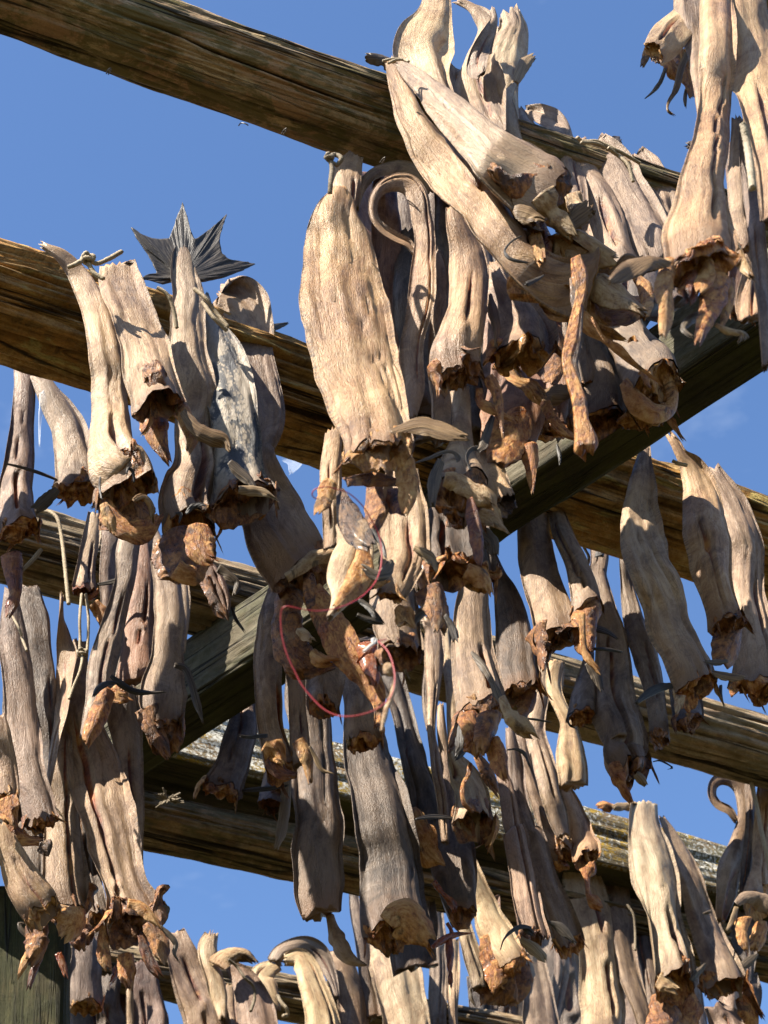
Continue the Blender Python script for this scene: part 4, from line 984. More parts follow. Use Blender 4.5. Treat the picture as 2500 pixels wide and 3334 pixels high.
for x0, y0, x1, y1, w_, tn, lb in [
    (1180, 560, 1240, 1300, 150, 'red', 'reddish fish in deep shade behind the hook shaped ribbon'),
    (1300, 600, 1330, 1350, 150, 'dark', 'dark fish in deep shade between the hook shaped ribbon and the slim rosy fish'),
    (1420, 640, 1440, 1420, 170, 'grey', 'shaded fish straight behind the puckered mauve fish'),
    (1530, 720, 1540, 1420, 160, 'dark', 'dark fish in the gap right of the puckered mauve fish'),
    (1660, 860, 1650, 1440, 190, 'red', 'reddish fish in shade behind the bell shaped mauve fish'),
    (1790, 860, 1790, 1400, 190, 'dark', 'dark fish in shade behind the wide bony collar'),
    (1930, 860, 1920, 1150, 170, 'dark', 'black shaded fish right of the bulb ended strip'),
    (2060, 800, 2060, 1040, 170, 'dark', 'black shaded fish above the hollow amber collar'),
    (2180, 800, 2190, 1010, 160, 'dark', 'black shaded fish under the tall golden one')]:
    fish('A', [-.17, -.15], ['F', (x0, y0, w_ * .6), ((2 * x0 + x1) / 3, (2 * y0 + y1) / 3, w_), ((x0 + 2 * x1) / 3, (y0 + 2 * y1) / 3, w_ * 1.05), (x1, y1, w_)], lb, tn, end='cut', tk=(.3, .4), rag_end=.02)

# ---------------------------------------------------------------- fish on the thick golden pole
fish('B', [-.17, -.15], ['Z1', (130, 800, 90), (130, 950, 105), (115, 1150, 130), (95, 1350, 170), 'Z4', (90, 180, 190), (95, 320, 200), (120, 430, 235)],
     'mauve brown fish with a square amber end, at the left border under the golden pole', 'purple', tk=(.4, .45, .6), flaps=3, fl='amber', tw=.15,
     extra=[('torn_flesh', 'red', [-.13, -.13], ['Z4', (70, 560, 120), (85, 680, 90), (95, 790, 70), (70, 870, 60), (50, 930, 20)], dict(tk=.4)),
            ('torn_flesh', 'pale', [-.13, -.13], ['Z4', (250, 530, 24), (200, 590, 30), (130, 660, 22)], dict(tk=.5))])
fish('B', [-.17, -.15], ['Z1', (210, 860, 90), (280, 980, 130), (350, 1110, 160), (390, 1250, 185), (410, 1390, 215), (415, 1500, 260)],
     'grey fish with a flared brown collar, between the mauve brown one and the bright pair', 'grey', tk=(.35, .45), flaps=3, fl='amber', fins=1,
     extra=[('pectoral_fin', 'fing', [-.12, -.12], ['Z1', (310, 1480, 40), (250, 1540, 70), (190, 1590, 50)], dict(rib=.0007, rag=.01))])
fish('B', [0.14, 0.16, 0.18], ['Z1', (235, 172, 36), (330, 225, 75), (420, 330, 115), (495, 480, 140), (545, 650, 165), (585, 850, 190), (600, 1050, 205), (615, 1230, 245), (650, 1380, 290), 'Z4', (745, 60, 320), (775, 170, 345)],
     'tan fish with a long pointed tail and toothed throat, left of the dark tail fin', 'pale', tk=(.3, .4, .5, .62), slit=(-.12, .72, .97, .16), flaps=3, fl='amber', M=56, tw=.12, cut=.22, depth=.6,
     extra=[('barbel', 'find', [0.23, 0.24], ['Z1', (725, 1445, 14), (718, 1385, 24), (695, 1366, 28), (682, 1400, 18)], dict(tk=.5)),
            ('barbel', 'find', [0.2, 0.21], ['Z1', (541, 1415, 16), (538, 1470, 20), (548, 1530, 16)], dict(tk=.5)),
            ('collar_flap', 'amber', [0.18, 0.18], ['Z4', (625, 230, 60), (670, 340, 120), (760, 410, 140), (870, 410, 130), (950, 330, 60)], dict(tk=.3)),
            ('collar_flap', 'brown', [0.16, 0.16], ['Z4', (770, 180, 240), (780, 280, 300), (800, 370, 280), (810, 430, 160)], dict(tk=.2)),
            ('torn_flesh', 'gold', [0.21, 0.21], ['Z1', (560, 1560, 40), (590, 1640, 60), (610, 1700, 30)], dict(tk=.4)),
            ('jaw_bone', 'cream', [0.21, 0.2], ['Z1', (720, 1540, 20), (770, 1520, 34), (810, 1560, 30), (820, 1620, 16)], dict(tk=.6, rib=.0016))])
fish('B', [0.18, 0.2, 0.22], ['Z1', (632, 278, 170), (645, 360, 205), (690, 500, 235), (740, 660, 265), (790, 820, 270), (840, 950, 255), (860, 1030, 265)],
     'ridged pale fish overlapping the pointed tail one, tied under the white knot', 'pale', tk=(.16, .28, .36, .5), flaps=3, fl='brown', M=56, tw=.12, cut=.12, depth=.6,
     extra=[('pectoral_fin', 'fin', [0.24, 0.25], ['Z1', (985, 1060, 40), (1060, 1150, 60), (1150, 1195, 65), (1215, 1215, 50), (1240, 1258, 14)], dict(rib=.0006)),
            ('torn_flesh', 'amber', [0.2, 0.2], ['Z1', (835, 1040, 150), (840, 1140, 140), (865, 1230, 90), (910, 1325, 24)], dict(tk=.35)),
            ('collar_flap', 'gold', [0.22, 0.22], ['Z1', (960, 1020, 60), (1010, 1110, 90), (1035, 1200, 70), (1015, 1280, 24)], dict(tk=.35))])
rt = fish('B', [0.1, 0.13, 0.14], ['Z1', (983, 165, 50), (984, 230, 115), (988, 340, 145), (1010, 460, 165), (1005, 600, 185), (1000, 720, 190), (1030, 860, 200), (1055, 1000, 190), (1050, 1130, 200), (1045, 1300, 225), (1045, 1430, 270), 'Z4', (1105, 300, 320), (1120, 420, 345)],
     'fish with the upright dark tail fin, its raw belly slit open above an orange neck', 'tan', tk=(.2, .28, .4, .65), slit=(.25, .66, .95, .16), flaps=3, fl='amber', M=56, tw=.14, depth=.55, cut=.35, lump=.2,
     extra=[('barbel', 'find', [0.23, 0.24], ['Z4', (1115, 320, 24), (1150, 280, 44), (1195, 262, 40), (1232, 268, 14)], dict(tk=.5)),
            ('barbel', 'find', [0.2, 0.2], ['Z4', (1060, 310, 24), (1085, 325, 30), (1075, 370, 16)], dict(tk=.5)),
            ('flesh_lobe', 'amber', [0.2, 0.21], ['Z4', (1190, 380, 120), (1200, 450, 170), (1210, 520, 170), (1250, 570, 110), (1290, 600, 40)], dict(tk=.4)),
            ('jaw_lobe', 'gold', [0.17, 0.17], ['Z4', (1060, 640, 100), (1110, 670, 110), (1180, 670, 110), (1215, 620, 60)], dict(tk=.5)),
            ('collar_flap', 'brown', [0.13, 0.13], ['Z4', (1090, 420, 240), (1110, 520, 290), (1140, 620, 260), (1150, 700, 150)], dict(tk=.2)),
            ('flesh_lobe', 'brown', [0.15, 0.17], ['Z4', (1060, 420, 130), (1060, 520, 170), (1090, 600, 180), (1130, 670, 120)], dict(tk=.5))])
fan(rt, 'tail_fin', 'find', 'B', .115, ['Z1', (985, 345)], ['Z1', (880, 375), (800, 350), (748, 350), (800, 320), (850, 315), (800, 215), (745, 135), (703, 62), (765, 105), (830, 130), (890, 132), (918, 118), (940, 60), (962, -10), (984, -70), (1005, -5), (1025, 70), (1052, 132), (1100, 105), (1160, 55), (1226, -6), (1205, 60), (1185, 130), (1190, 200), (1230, 235), (1300, 250), (1388, 262), (1310, 300), (1200, 340), (1100, 362), (1045, 365)], seed=7)
fish('B', [0.1, 0.14, 0.16], ['Z1', (1105, 440, 50), (1120, 540, 110), (1170, 680, 170), (1215, 840, 215), (1250, 1000, 240), (1270, 1160, 250), (1280, 1320, 245), (1290, 1440, 270), (1310, 1540, 340)],
     'silvery grey fish mottled with pale scale flecks, right of the dark tail fin', 'scale', slit=False, tk=(.3, .4, .42, .5), flaps=4, fl='brown', M=56, tw=.12, cut=.25, flare=.1,
     extra=[('collar_flap', 'pale', [0.22, 0.22], ['Z1', (1290, 1480, 40), (1370, 1485, 60), (1440, 1500, 50), (1495, 1535, 10)], dict(tk=.3)),
            ('pectoral_fin', 'fing', [0.22, 0.22], ['Z1', (1240, 1330, 30), (1290, 1380, 55), (1350, 1430, 50), (1380, 1470, 14)], dict(rib=.0006))])
fish('B', [0.07, 0.09, 0.09, 0.09], ['Z1', (1180, 430, 120), (1290, 510, 240), (1355, 620, 220), (1375, 760, 185), (1400, 920, 195), (1430, 1120, 220), 'Z5', (150, 200, 250), (175, 400, 340), (235, 590, 420), (305, 750, 440), (375, 880, 430), (420, 970, 400)],
     'long grey fish running down to a huge torn brown neck inside the red line loop', 'grey', tk=(.2, .3, .36, .5), flaps=2, fl='brown', M=64, tw=.12, depth=.35, cut=.16, lump=.2, slit=False, lobes=0,
     extra=[('tail_fin', 'find', [0.06, 0.05], ['Z1', (1420, 610, 60), (1480, 600, 70), (1550, 585, 20)], dict(rib=.0008)),
            ('gut_strip', 'amber', [0.1, 0.13, 0.14], ['Z5', (490, 1060, 110), (560, 1180, 130), (620, 1290, 140), (690, 1410, 130), (760, 1500, 120), (830, 1590, 105), (880, 1690, 80), (890, 1780, 55), (880, 1870, 40)], dict(tk=.6, rib=.0014, M=24, label='thick brown gut strip with wet amber flesh, dangling to a frayed tip')),
            ('gut_strip', 'resin', [0.14, 0.15], ['Z5', (760, 1390, 50), (830, 1430, 130), (850, 1500, 110), (870, 1570, 70), (870, 1620, 24)], dict(tk=.35)),
            ('collar_flap', 'brown', [0.08, 0.09], ['Z5', (360, 1050, 130), (340, 1200, 150), (350, 1330, 170), (400, 1440, 200), (460, 1520, 120)], dict(tk=.4)),
            ('collar_flap', 'brown', [0.09, 0.1], ['Z5', (330, 1360, 100), (430, 1480, 150), (530, 1500, 120), (620, 1500, 50)], dict(tk=.4)),
            ('jaw_bone', 'cream', [0.12, 0.13], ['Z5', (400, 1290, 30), (440, 1310, 50), (490, 1345, 40)], dict(tk=.4)),
            ('jaw_bone', 'gold', [0.11, 0.12], ['Z5', (490, 1420, 40), (540, 1470, 70), (610, 1480, 40)], dict(tk=.4)),
            ('collar_flap', 'cream', [0.11, 0.12], ['Z5', (340, 980, 40), (420, 920, 60), (520, 850, 80), (620, 840, 60)], dict(tk=.5)),
            ('torn_flesh', 'brown', [0.1, 0.11], ['Z5', (470, 960, 60), (480, 1050, 90), (500, 1150, 80), (540, 1260, 60), (600, 1360, 40)], dict(tk=.6))])
fish('B', [-.14, -.13], ['Z5', (300, 960, 70), (260, 1120, 110), (235, 1240, 135), (225, 1400, 160), (213, 1600, 155), (222, 1780, 155), (245, 1950, 165), (275, 2080, 190), (290, 2140, 200)],
     'brownish fish hanging below the huge torn neck, with amber flaps and a dark side fin', 'grey', tk=(.4, .45, .5), flaps=4, fl='amber', tw=.15, slit=(.55, .6, .9, .2),
     extra=[('pectoral_fin', 'find', [-.09, -.08], ['Z5', (220, 1925, 40), (160, 1930, 50), (110, 1935, 36), (70, 1930, 14)], dict(rib=.0006)),
            ('jaw_lobe', 'gold', [-.08, -.08], ['Z7', (1190, 30, 70), (1240, 60, 80), (1275, 110, 30)], dict(tk=.4)),
            ('jaw_lobe', 'gold', [-.08, -.08], ['Z7', (1350, 10, 60), (1380, 80, 70), (1395, 190, 24)], dict(tk=.3)),
            ('flesh_lobe', 'red', [-.09, -.09], ['Z7', (1220, 60, 40), (1230, 110, 50), (1270, 160, 50), (1310, 170, 30)], dict(tk=.5)),
            ('pectoral_fin', 'pale', [-.08, -.08], ['Z7', (1395, 40, 20), (1420, 90, 26), (1450, 145, 24), (1490, 162, 8)], dict(tk=.4))])
fish('B', [-.13, -.12], ['Z5', (375, 1440, 80), (390, 1600, 100), (405, 1800, 105), (420, 2000, 110), (435, 2100, 105)],
     'narrow pale fish right of the raw red slit, half hidden by the torn neck', 'grey', end='cut', tk=(.4, .45))
fish('B', [-.16, -.14], ['Z5', (560, 1500, 190), (570, 1640, 205), (560, 1760, 195)],
     'short dark fish with an amber hollow, inside the lower part of the red loop', 'grey', tk=(.4, .5), flaps=4, fl='amber')
fish('B', [-.17, -.15], ['Z5', (740, 1500, 170), (775, 1680, 190), (800, 1850, 185), (810, 1960, 180)],
     'grey fish behind the dangling gut strip', 'grey', end='open', tk=(.4, .45), flaps=3)
fish('B', [-.03, .02, .04], ['Z6', (345, 390, 150), (335, 550, 195), (350, 720, 210), (385, 880, 215), (420, 1020, 230), (440, 1120, 260), (450, 1190, 270)],
     'grey brown fish with a dark collar, its top hidden by the cross beam', 'grey', tk=(.3, .4, .48), flaps=4, fl='brown', M=52, fins=1, tw=.15, flare=.12)
fish('B', [.0, .05, .07], ['Z6', (435, 430, 70), (480, 560, 105), (530, 680, 125), (580, 810, 140), (615, 920, 150), (630, 1010, 150)],
     'pale fish with a square amber block at its end, leaning on the dark collared one', 'pale', tk=(.35, .5, .6), flaps=2, fl='amber', tw=.15,
     extra=[('jaw_lobe', 'amber', [.07, .07], ['Z6', (630, 1000, 140), (635, 1100, 140), (630, 1190, 110), (650, 1270, 50)], dict(tk=.5)),
            ('torn_flesh', 'gold', [.09, .09], ['Z6', (600, 1040, 34), (610, 1150, 40), (625, 1270, 40), (690, 1360, 24)], dict(tk=.5)),
            ('pectoral_fin', 'find', [.07, .07], ['Z6', (670, 1243, 26), (740, 1245, 34), (830, 1262, 14)], dict(tk=.3)),
            ('torn_flesh', 'fing', [.06, .06], ['Z6', (640, 1320, 60), (680, 1390, 70), (710, 1470, 30)], dict(tk=.3))])
fish('B', [-.04, .0], ['Z6', (96, 680, 16), (125, 800, 75), (180, 940, 140), (215, 1080, 180), (235, 1230, 205), (245, 1380, 220), (262, 1480, 210)],
     'almost black fish, broad below and thin above, against the blue gap', 'dark', tk=(.4, .4, .5), flaps=3, fl='brown', M=52,
     extra=[('jaw_lobe', 'brown', [.0, .0], ['Z6', (300, 1450, 90), (290, 1540, 100), (270, 1600, 70), (240, 1650, 24)], dict(tk=.4))])
fish('B', [-.15, -.13, -.11], ['Z6', (695, 640, 100), (698, 740, 95), (690, 850, 100), (720, 1000, 120), (755, 1150, 140), (775, 1320, 175), (785, 1480, 215), (805, 1640, 245), (850, 1800, 245), 'Z8', (1090, 170, 170), (1120, 240, 165)],
     'grey brown fish with a black frayed tail stub, hanging in front of the sky gap', 'grey', tk=(.4, .42, .5), flaps=4, fl='brown', M=52, tw=.15, rag_top=.03,
     extra=[('barbel', 'find', [-.08, -.08], ['T8', (690, 75, 14), (745, 66, 18), (800, 90, 16), (845, 122, 14), (820, 135, 8)], dict(tk=.6)),
            ('jaw_lobe', 'pale', [-.09, -.09], ['T8', (555, 170, 60), (600, 215, 70), (635, 262, 36)], dict(tk=.35)),
            ('tail_fin', 'find', [-.13, -.13], ['Z6', (700, 720, 60), (715, 670, 80), (735, 645, 80), (750, 640, 40)], dict(rib=.0008, rag=.02))])
fish('B', [-.16, -.14], ['Z6', (640, 1280, 60), (625, 1420, 90), (612, 1540, 130), (605, 1640, 150)],
     'little amber ended collar with a curved black barbel, left of the sky gap fish', 'grey', tk=(.4, .6), flaps=2, fl='amber',
     extra=[('barbel', 'find', [-.10, -.10], ['Z6', (556, 1598, 10), (525, 1625, 16), (528, 1670, 14), (556, 1692, 8)], dict(tk=.6))])
fish('B', [.20, .22, .20], ['Z6', (955, 105, 60), (945, 220, 105), (935, 350, 150), (935, 500, 200), (960, 680, 260), (1010, 850, 295), (1060, 1010, 280), (1110, 1160, 255), (1170, 1300, 235), (1215, 1400, 225), (1230, 1460, 235)],
     'wide tan fish with a dotted line down its middle, its lower half in shade', 'pale', wide=.98, slit=False, tk=(.2, .28, .36, .5), flaps=5, fl='amber', M=60, tw=.12, fins=1,
     extra=[('torn_flesh', 'cream', [.22, .22], ['Z6', (1165, 1510, 40), (1150, 1570, 36), (1140, 1610, 12)], dict(tk=.4))])
fish('B', [-.14, -.12], ['Z6', (823, 660, 30), (845, 850, 60), (885, 1050, 105), (945, 1250, 125), (1005, 1430, 125), (1035, 1600, 115), (1045, 1760, 120)],
     'slim grey fish hanging behind the left edge of the dotted tan one', 'grey', tk=(.4, .45), flaps=3, fl='brown', end='open')
fish('B', [-.13, -.11], ['Z6', (1150, 1440, 130), (1185, 1550, 165), (1205, 1660, 165)],
     'dark brown collar beneath the dotted tan fish, against the pale pole', 'dark', tk=(.4, .5), flaps=4, fl='brown')
fish('B', [.20, .21, .21], ['Z6', (1100, 35, 30), (1130, 80, 44), (1165, 140, 50), (1215, 200, 95), (1260, 300, 150), (1290, 420, 205), (1310, 560, 235), (1330, 720, 220), (1355, 870, 165), (1385, 990, 150), (1415, 1100, 170)],
     'cream fish with a thin bent tail tip raised against the sky, near the right border', 'pale', wide=1.0, tk=(.3, .3, .4, .5), flaps=3, fl='brown', M=52, tw=.12, rag_top=.02,
     extra=[('collar_flap', 'brown', [.20, .20], ['Z6', (1450, 1060, 120), (1450, 1160, 180), (1420, 1270, 150), (1400, 1330, 80)], dict(tk=.4)),
            ('pectoral_fin', 'fin', [.22, .22], ['Z6', (1330, 1370, 30), (1400, 1390, 50), (1470, 1400, 44), (1530, 1405, 14)], dict(rib=.0006)),
            ('pectoral_fin', 'fing', [.23, .23], ['Z6', (1430, 1310, 26), (1370, 1320, 36), (1310, 1315, 16)], dict(rib=.0006)),
            ('barbel', 'find', [.19, .19], ['Z6', (1390, 1450, 24), (1395, 1510, 24), (1410, 1570, 10)], dict(tk=.5))])
fish('B', [.13, .14], ['Z6', (1350, 225, 50), (1400, 330, 85), (1470, 490, 140), (1520, 650, 160), (1535, 830, 155), (1550, 980, 155), (1580, 1130, 170), (1600, 1260, 200), (1600, 1390, 250), (1590, 1450, 270)],
     'rosy fish behind the bent tailed one, its square end over the right border', 'pink', tk=(.3, .4, .5), flaps=5, fl='amber', M=52, tw=.15)

# ---------------------------------------------------------------- fish on the pale grey pole
fish('C', [.15, .18], ['Z4', (60, 780, 70), (70, 950, 140), (88, 1130, 200), (105, 1320, 215), (125, 1520, 215), (150, 1720, 205), 'T4', (180, 480, 190), (215, 640, 180), (245, 770, 190), (270, 880, 200)],
     'heavy mauve fish near the left border with a warty amber neck and a dark drip', 'purple', tk=(.35, .42, .5), flaps=4, fl='amber', M=56, tw=.12,
     extra=[('collar_flap', 'amber', [.20, .20], ['T4', (60, 860, 50), (110, 950, 80), (180, 985, 80), (260, 990, 70)], dict(tk=.5)),
            ('flesh_knot', 'dark', [.21, .21], ['T4', (290, 1010, 60), (305, 1050, 90), (315, 1090, 40)], dict(tk=.6))])
fish('C', [.10, .11], ['Z4', (170, 760, 110), (200, 950, 170), (235, 1150, 180), (270, 1400, 150), (290, 1600, 110), (300, 1800, 90), (305, 1950, 60)],
     'dark mauve fish in shade behind the heavy mauve one', 'dark', end='cut', tk=(.35, .4))
fish('C', [.22, .22], ['T4', (-25, 180, 100), (10, 330, 120), (30, 480, 140), (42, 600, 150), (45, 690, 150)],
     'pink fish with amber flesh cut off by the left border', 'pink', tk=(.4, .5), flaps=4, fl='gold',
     extra=[('torn_flesh', 'amber', [.22, .22], ['T4', (40, 700, 110), (60, 800, 110), (90, 880, 60)], dict(tk=.4))])
fish('C', [.12, .13], ['Z4', (375, 830, 50), (378, 930, 90), (385, 1070, 90), (400, 1220, 75), (395, 1380, 60), (365, 1560, 50), 'T4', (370, 330, 46), (340, 500, 40), (312, 680, 20)],
     'twisted thin grey strip hanging from the braided white cord', 'grey', end='cut', tk=(.3, .3), tw=1.2)
fish('C', [.13, .15], ['Z4', (560, 330, 80), (548, 450, 105), (525, 580, 110), (508, 690, 120), (505, 780, 150)],
     'small pale fish with a red hollow neck, over the gap of sky', 'pale', tk=(.45, .55), flaps=3, fl='red', tw=.15, fins=1,
     extra=[('torn_flesh', 'gold', [.15, .15], ['Z4', (570, 850, 80), (610, 910, 70), (625, 1000, 20)], dict(tk=.3))])
fish('C', [.10, .11], ['Z4', (690, 290, 100), (680, 390, 140), (660, 550, 130), (645, 720, 110), (640, 900, 70), (640, 1000, 30)],
     'shaded grey fish behind the small red necked one', 'purple', end='cut', tk=(.35, .4))
fish('C', [.16, .19], ['Z4', (800, 330, 70), (788, 430, 110), (765, 560, 130), (745, 720, 125), (705, 890, 130), (660, 1060, 145), (625, 1220, 160), (600, 1350, 155), (575, 1480, 125), (545, 1590, 105), (515, 1670, 70)],
     'slender brown half of an opened fish, its tip orange and frayed', 'grey', end='cut', tk=(.45, .5), rag_end=.02, tw=.15,
     extra=[('jaw_lobe', 'amber', [.22, .22], ['Z4', (650, 1380, 90), (610, 1480, 110), (570, 1580, 110), (530, 1660, 80), (520, 1700, 30)], dict(tk=.4)),
            ('pectoral_fin', 'find', [.24, .25], ['Z4', (700, 1335, 24), (640, 1335, 60), (590, 1365, 60), (565, 1405, 20)], dict(rib=.0006)),
            ('pectoral_fin', 'find', [.24, .24], ['Z4', (665, 1290, 30), (730, 1340, 56), (800, 1380, 50), (890, 1390, 44), (980, 1388, 14)], dict(rib=.0006)),
            ('torn_flesh', 'amber', [.21, .21], ['Z4', (690, 1350, 60), (720, 1410, 80), (780, 1440, 30)], dict(tk=.4))])
fish('C', [.12, .13], ['Z4', (850, 360, 60), (855, 460, 90), (860, 650, 130), (845, 850, 150), (820, 1050, 185), (810, 1230, 200), (810, 1340, 180)],
     'raw reddish brown inside of the opened fish, between its two halves', 'red', end='cut', tk=(.3, .3))
fish('C', [.16, .19], ['Z4', (900, 330, 50), (918, 430, 80), (950, 540, 120), (995, 690, 150), (1020, 840, 175), (1022, 1000, 185), (1000, 1150, 200), (975, 1290, 235), (965, 1420, 285), (975, 1540, 270), (985, 1620, 230)],
     'stout brown half of the opened fish, ending in a pointed torn cone', 'grey', tk=(.42, .45, .5), flaps=3, fl='brown', M=56, tw=.15, cut=.4, depth=.3,
     extra=[('pectoral_fin', 'fing', [.24, .24], ['Z4', (1045, 1225, 30), (1110, 1245, 44), (1150, 1330, 46), (1185, 1450, 50), (1215, 1560, 16)], dict(rib=.0007, rag=.012)),
            ('collar_flap', 'brown', [.20, .19], ['Z4', (880, 1480, 110), (920, 1600, 140), (970, 1690, 110), (1005, 1770, 40)], dict(tk=.4)),
            ('collar_flap', 'amber', [.18, .18], ['Z4', (1060, 1470, 90), (1060, 1580, 120), (1050, 1680, 90), (1020, 1760, 30)], dict(tk=.4))])
fish('C', [.11, .12], ['Z4', (1095, 700, 60), (1100, 850, 80), (1095, 1000, 70), (1090, 1150, 40)],
     'pale sliver of skin right of the stout half, against the beam', 'pale', end='cut', tk=(.3, .3))
fish('B', [.02, .03], ['Z4', (1180, 580, 90), (1240, 670, 130), (1300, 780, 130), (1340, 870, 80), (1355, 940, 24)],
     'tattered brown collar dangling in front of the grey side of the beam', 'red', end='cut', tk=(.3, .3), fringe=0,
     extra=[('collar_flap', 'fing', [.04, .04], ['Z4', (1310, 640, 40), (1380, 680, 60), (1430, 730, 50), (1410, 800, 20)], dict(tk=.3)),
            ('torn_flesh', 'brown', [.04, .04], ['Z4', (1230, 700, 60), (1290, 830, 70), (1330, 900, 60), (1355, 945, 16)], dict(tk=.4)),
            ('pectoral_fin', 'find', [.02, .02], ['Z4', (1390, 880, 30), (1420, 950, 40), (1465, 1020, 14)], dict(tk=.3))])
fish('C', [.10, .12], ['T4', (420, 60, 60), (415, 250, 100), (415, 480, 150), (420, 700, 205), (422, 930, 240), (425, 1150, 270), (432, 1330, 295), (445, 1450, 300)],
     'brown fish in the left cluster with a lit yellow jaw flap over its neck', 'grey', tk=(.35, .4, .5), flaps=5, fl='brown', M=52, tw=.15,
     extra=[('collar_flap', 'gold', [.17, .18], ['T4', (500, 1450, 130), (480, 1520, 190), (450, 1590, 130), (420, 1640, 50)], dict(tk=.3)),
            ('torn_flesh', 'cream', [.16, .16], ['T4', (440, 1450, 60), (400, 1430, 40), (352, 1405, 14)], dict(tk=.4)),
            ('flesh_knot', 'brown', [.15, .15], ['T4', (540, 1560, 120), (550, 1640, 150), (560, 1700, 70)], dict(tk=.6)),
            ('torn_flesh', 'brown', [.14, .14], ['T4', (250, 1540, 120), (250, 1640, 130), (230, 1740, 110), (200, 1790, 60)], dict(tk=.5)),
            ('torn_flesh', 'gold', [.14, .14], ['T4', (200, 1720, 40), (160, 1810, 50), (125, 1885, 14)], dict(tk=.4)),
            ('torn_flesh', 'red', [.13, .13], ['T4', (270, 1760, 40), (220, 1870, 44), (195, 1960, 26)], dict(tk=.6)),
            ('torn_flesh', 'resin', [.15, .15], ['T4', (385, 1740, 40), (410, 1800, 44), (432, 1880, 26)], dict(tk=.7)),
            ('barbel', 'fing', [.13, .13], ['T4', (205, 1640, 40), (150, 1590, 44), (130, 1545, 30), (160, 1545, 16)], dict(tk=.4))])
fish('C', [.10, .12, .17], ['T4', (500, -320, 130), (505, -100, 190), (540, 180, 250), (585, 400, 320), (640, 620, 360), (695, 830, 345), (745, 1030, 320), (790, 1200, 285), (830, 1340, 290), (860, 1450, 360), (880, 1540, 410)],
     'largest brown fish of the left cluster with a lit streak and a wet ragged neck', 'grey', tk=(.3, .36, .48), flaps=6, fl='brown', M=60, tw=.12, cut=.25, flare=.05, depth=.5,
     extra=[('collar_flap', 'gold', [.21, .21], ['T4', (850, 1400, 60), (930, 1420, 90), (1000, 1490, 80), (1050, 1560, 24)], dict(tk=.4)),
            ('collar_flap', 'amber', [.19, .19], ['T4', (700, 1560, 70), (690, 1680, 90), (700, 1790, 100), (720, 1850, 60)], dict(tk=.5)),
            ('collar_flap', 'brown', [.19, .19], ['T4', (1000, 1530, 110), (1050, 1640, 120), (1075, 1740, 90), (1090, 1800, 30)], dict(tk=.4)),
            ('torn_flesh', 'red', [.18, .18], ['T4', (940, 1620, 60), (960, 1720, 70), (1000, 1810, 60), (1050, 1880, 26)], dict(tk=.6)),
            ('torn_flesh', 'amber', [.17, .17], ['T4', (840, 1740, 90), (840, 1850, 100), (860, 1960, 44)], dict(tk=.3)),
            ('torn_flesh', 'resin', [.18, .18], ['T4', (770, 1830, 30), (760, 1890, 36), (735, 1935, 14)], dict(tk=.5)),
            ('barbel', 'fing', [.18, .18], ['T4', (1020, 1480, 24), (1070, 1440, 34), (1115, 1440, 36), (1100, 1480, 30), (1050, 1515, 14)], dict(tk=.5)),
            ('barbel', 'fing', [.20, .20], ['T4', (1060, 1560, 30), (1130, 1620, 44), (1170, 1680, 44), (1160, 1740, 30), (1182, 1790, 10)], dict(tk=.4))])
fish('C', [.06, .08], ['T4', (780, -40, 210), (820, 150, 225), (850, 400, 200), (870, 650, 170), (890, 900, 130), (910, 1150, 90), (965, 1380, 70), (1005, 1480, 40)],
     'grey fish with one sunlit square patch at its top, behind the largest brown one', 'grey', end='cut', tk=(.3, .36))
fish('C', [.19, .20], ['T4', (10, 900, 90), (50, 1040, 130), (100, 1180, 180), (170, 1310, 240), (220, 1400, 270), (260, 1470, 260)],
     'lit tan fish at the left border twisted into a broad yellow collar flap', 'tan', tk=(.25, .35), flaps=4, fl='gold', M=52, tw=.2, depth=.3)
fish('C', [.07, .08], ['T4', (165, 880, 130), (180, 1040, 160), (190, 1200, 150), (200, 1350, 120)],
     'dark fish in shade between the drip and the yellow collar flap', 'dark', end='cut', tk=(.3, .4))
fish('C', [.05, .06], ['T4', (590, 1250, 120), (620, 1400, 150), (640, 1520, 160)],
     'shaded collar squeezed between the two big brown fish of the left cluster', 'dark', tk=(.4, .5), flaps=3, fl='amber')

fish('C', [.12, .13], ['T6', (195, 285, 40), (255, 350, 100), (268, 500, 130), (265, 680, 120), (262, 850, 95), (250, 1020, 70), (248, 1170, 65), (270, 1310, 80), (295, 1480, 92), (325, 1680, 92), (345, 1860, 82), (355, 2000, 60)],
     'bright narrow fish left of the shaded brown one, reaching up to the sky gap', 'pale', end='cut', tk=(.35, .4), tw=.2)
fish('C', [.09, .10], ['T6', (345, 360, 60), (358, 520, 80), (385, 720, 85), (398, 900, 85), (408, 1060, 80), (405, 1180, 60), (395, 1280, 30)],
     'bright yellowish narrow fish touching the shaded brown one', 'cream', end='cut', tk=(.35, .4))
fish('C', [.07, .08], ['T6', (205, 620, 30), (195, 800, 40), (200, 950, 40), (225, 1120, 30)],
     'thin dark edge of a fish behind the bright narrow one', 'dark', end='cut', tk=(.3, .3))
fish('C', [.07, .08], ['T6', (315, 950, 40), (325, 1150, 60), (345, 1320, 70), (365, 1500, 80), (385, 1700, 80), (390, 1900, 70)],
     'shaded thin fish between the two bright narrow ones', 'grey', end='cut', tk=(.35, .4))
fish('C', [.14, .17], ['T6', (395, 1230, 60), (425, 1340, 120), (490, 1480, 220), (545, 1620, 265), (558, 1740, 275), (568, 1840, 310)],
     'whitish fish with a round dark throat, in the middle below the sky gap', 'cream', tk=(.4, .45, .55), flaps=3, fl='brown', M=56, tw=.15, depth=.8, cut=.3, slit=(-.55, .05, .35, .22), fins=1)
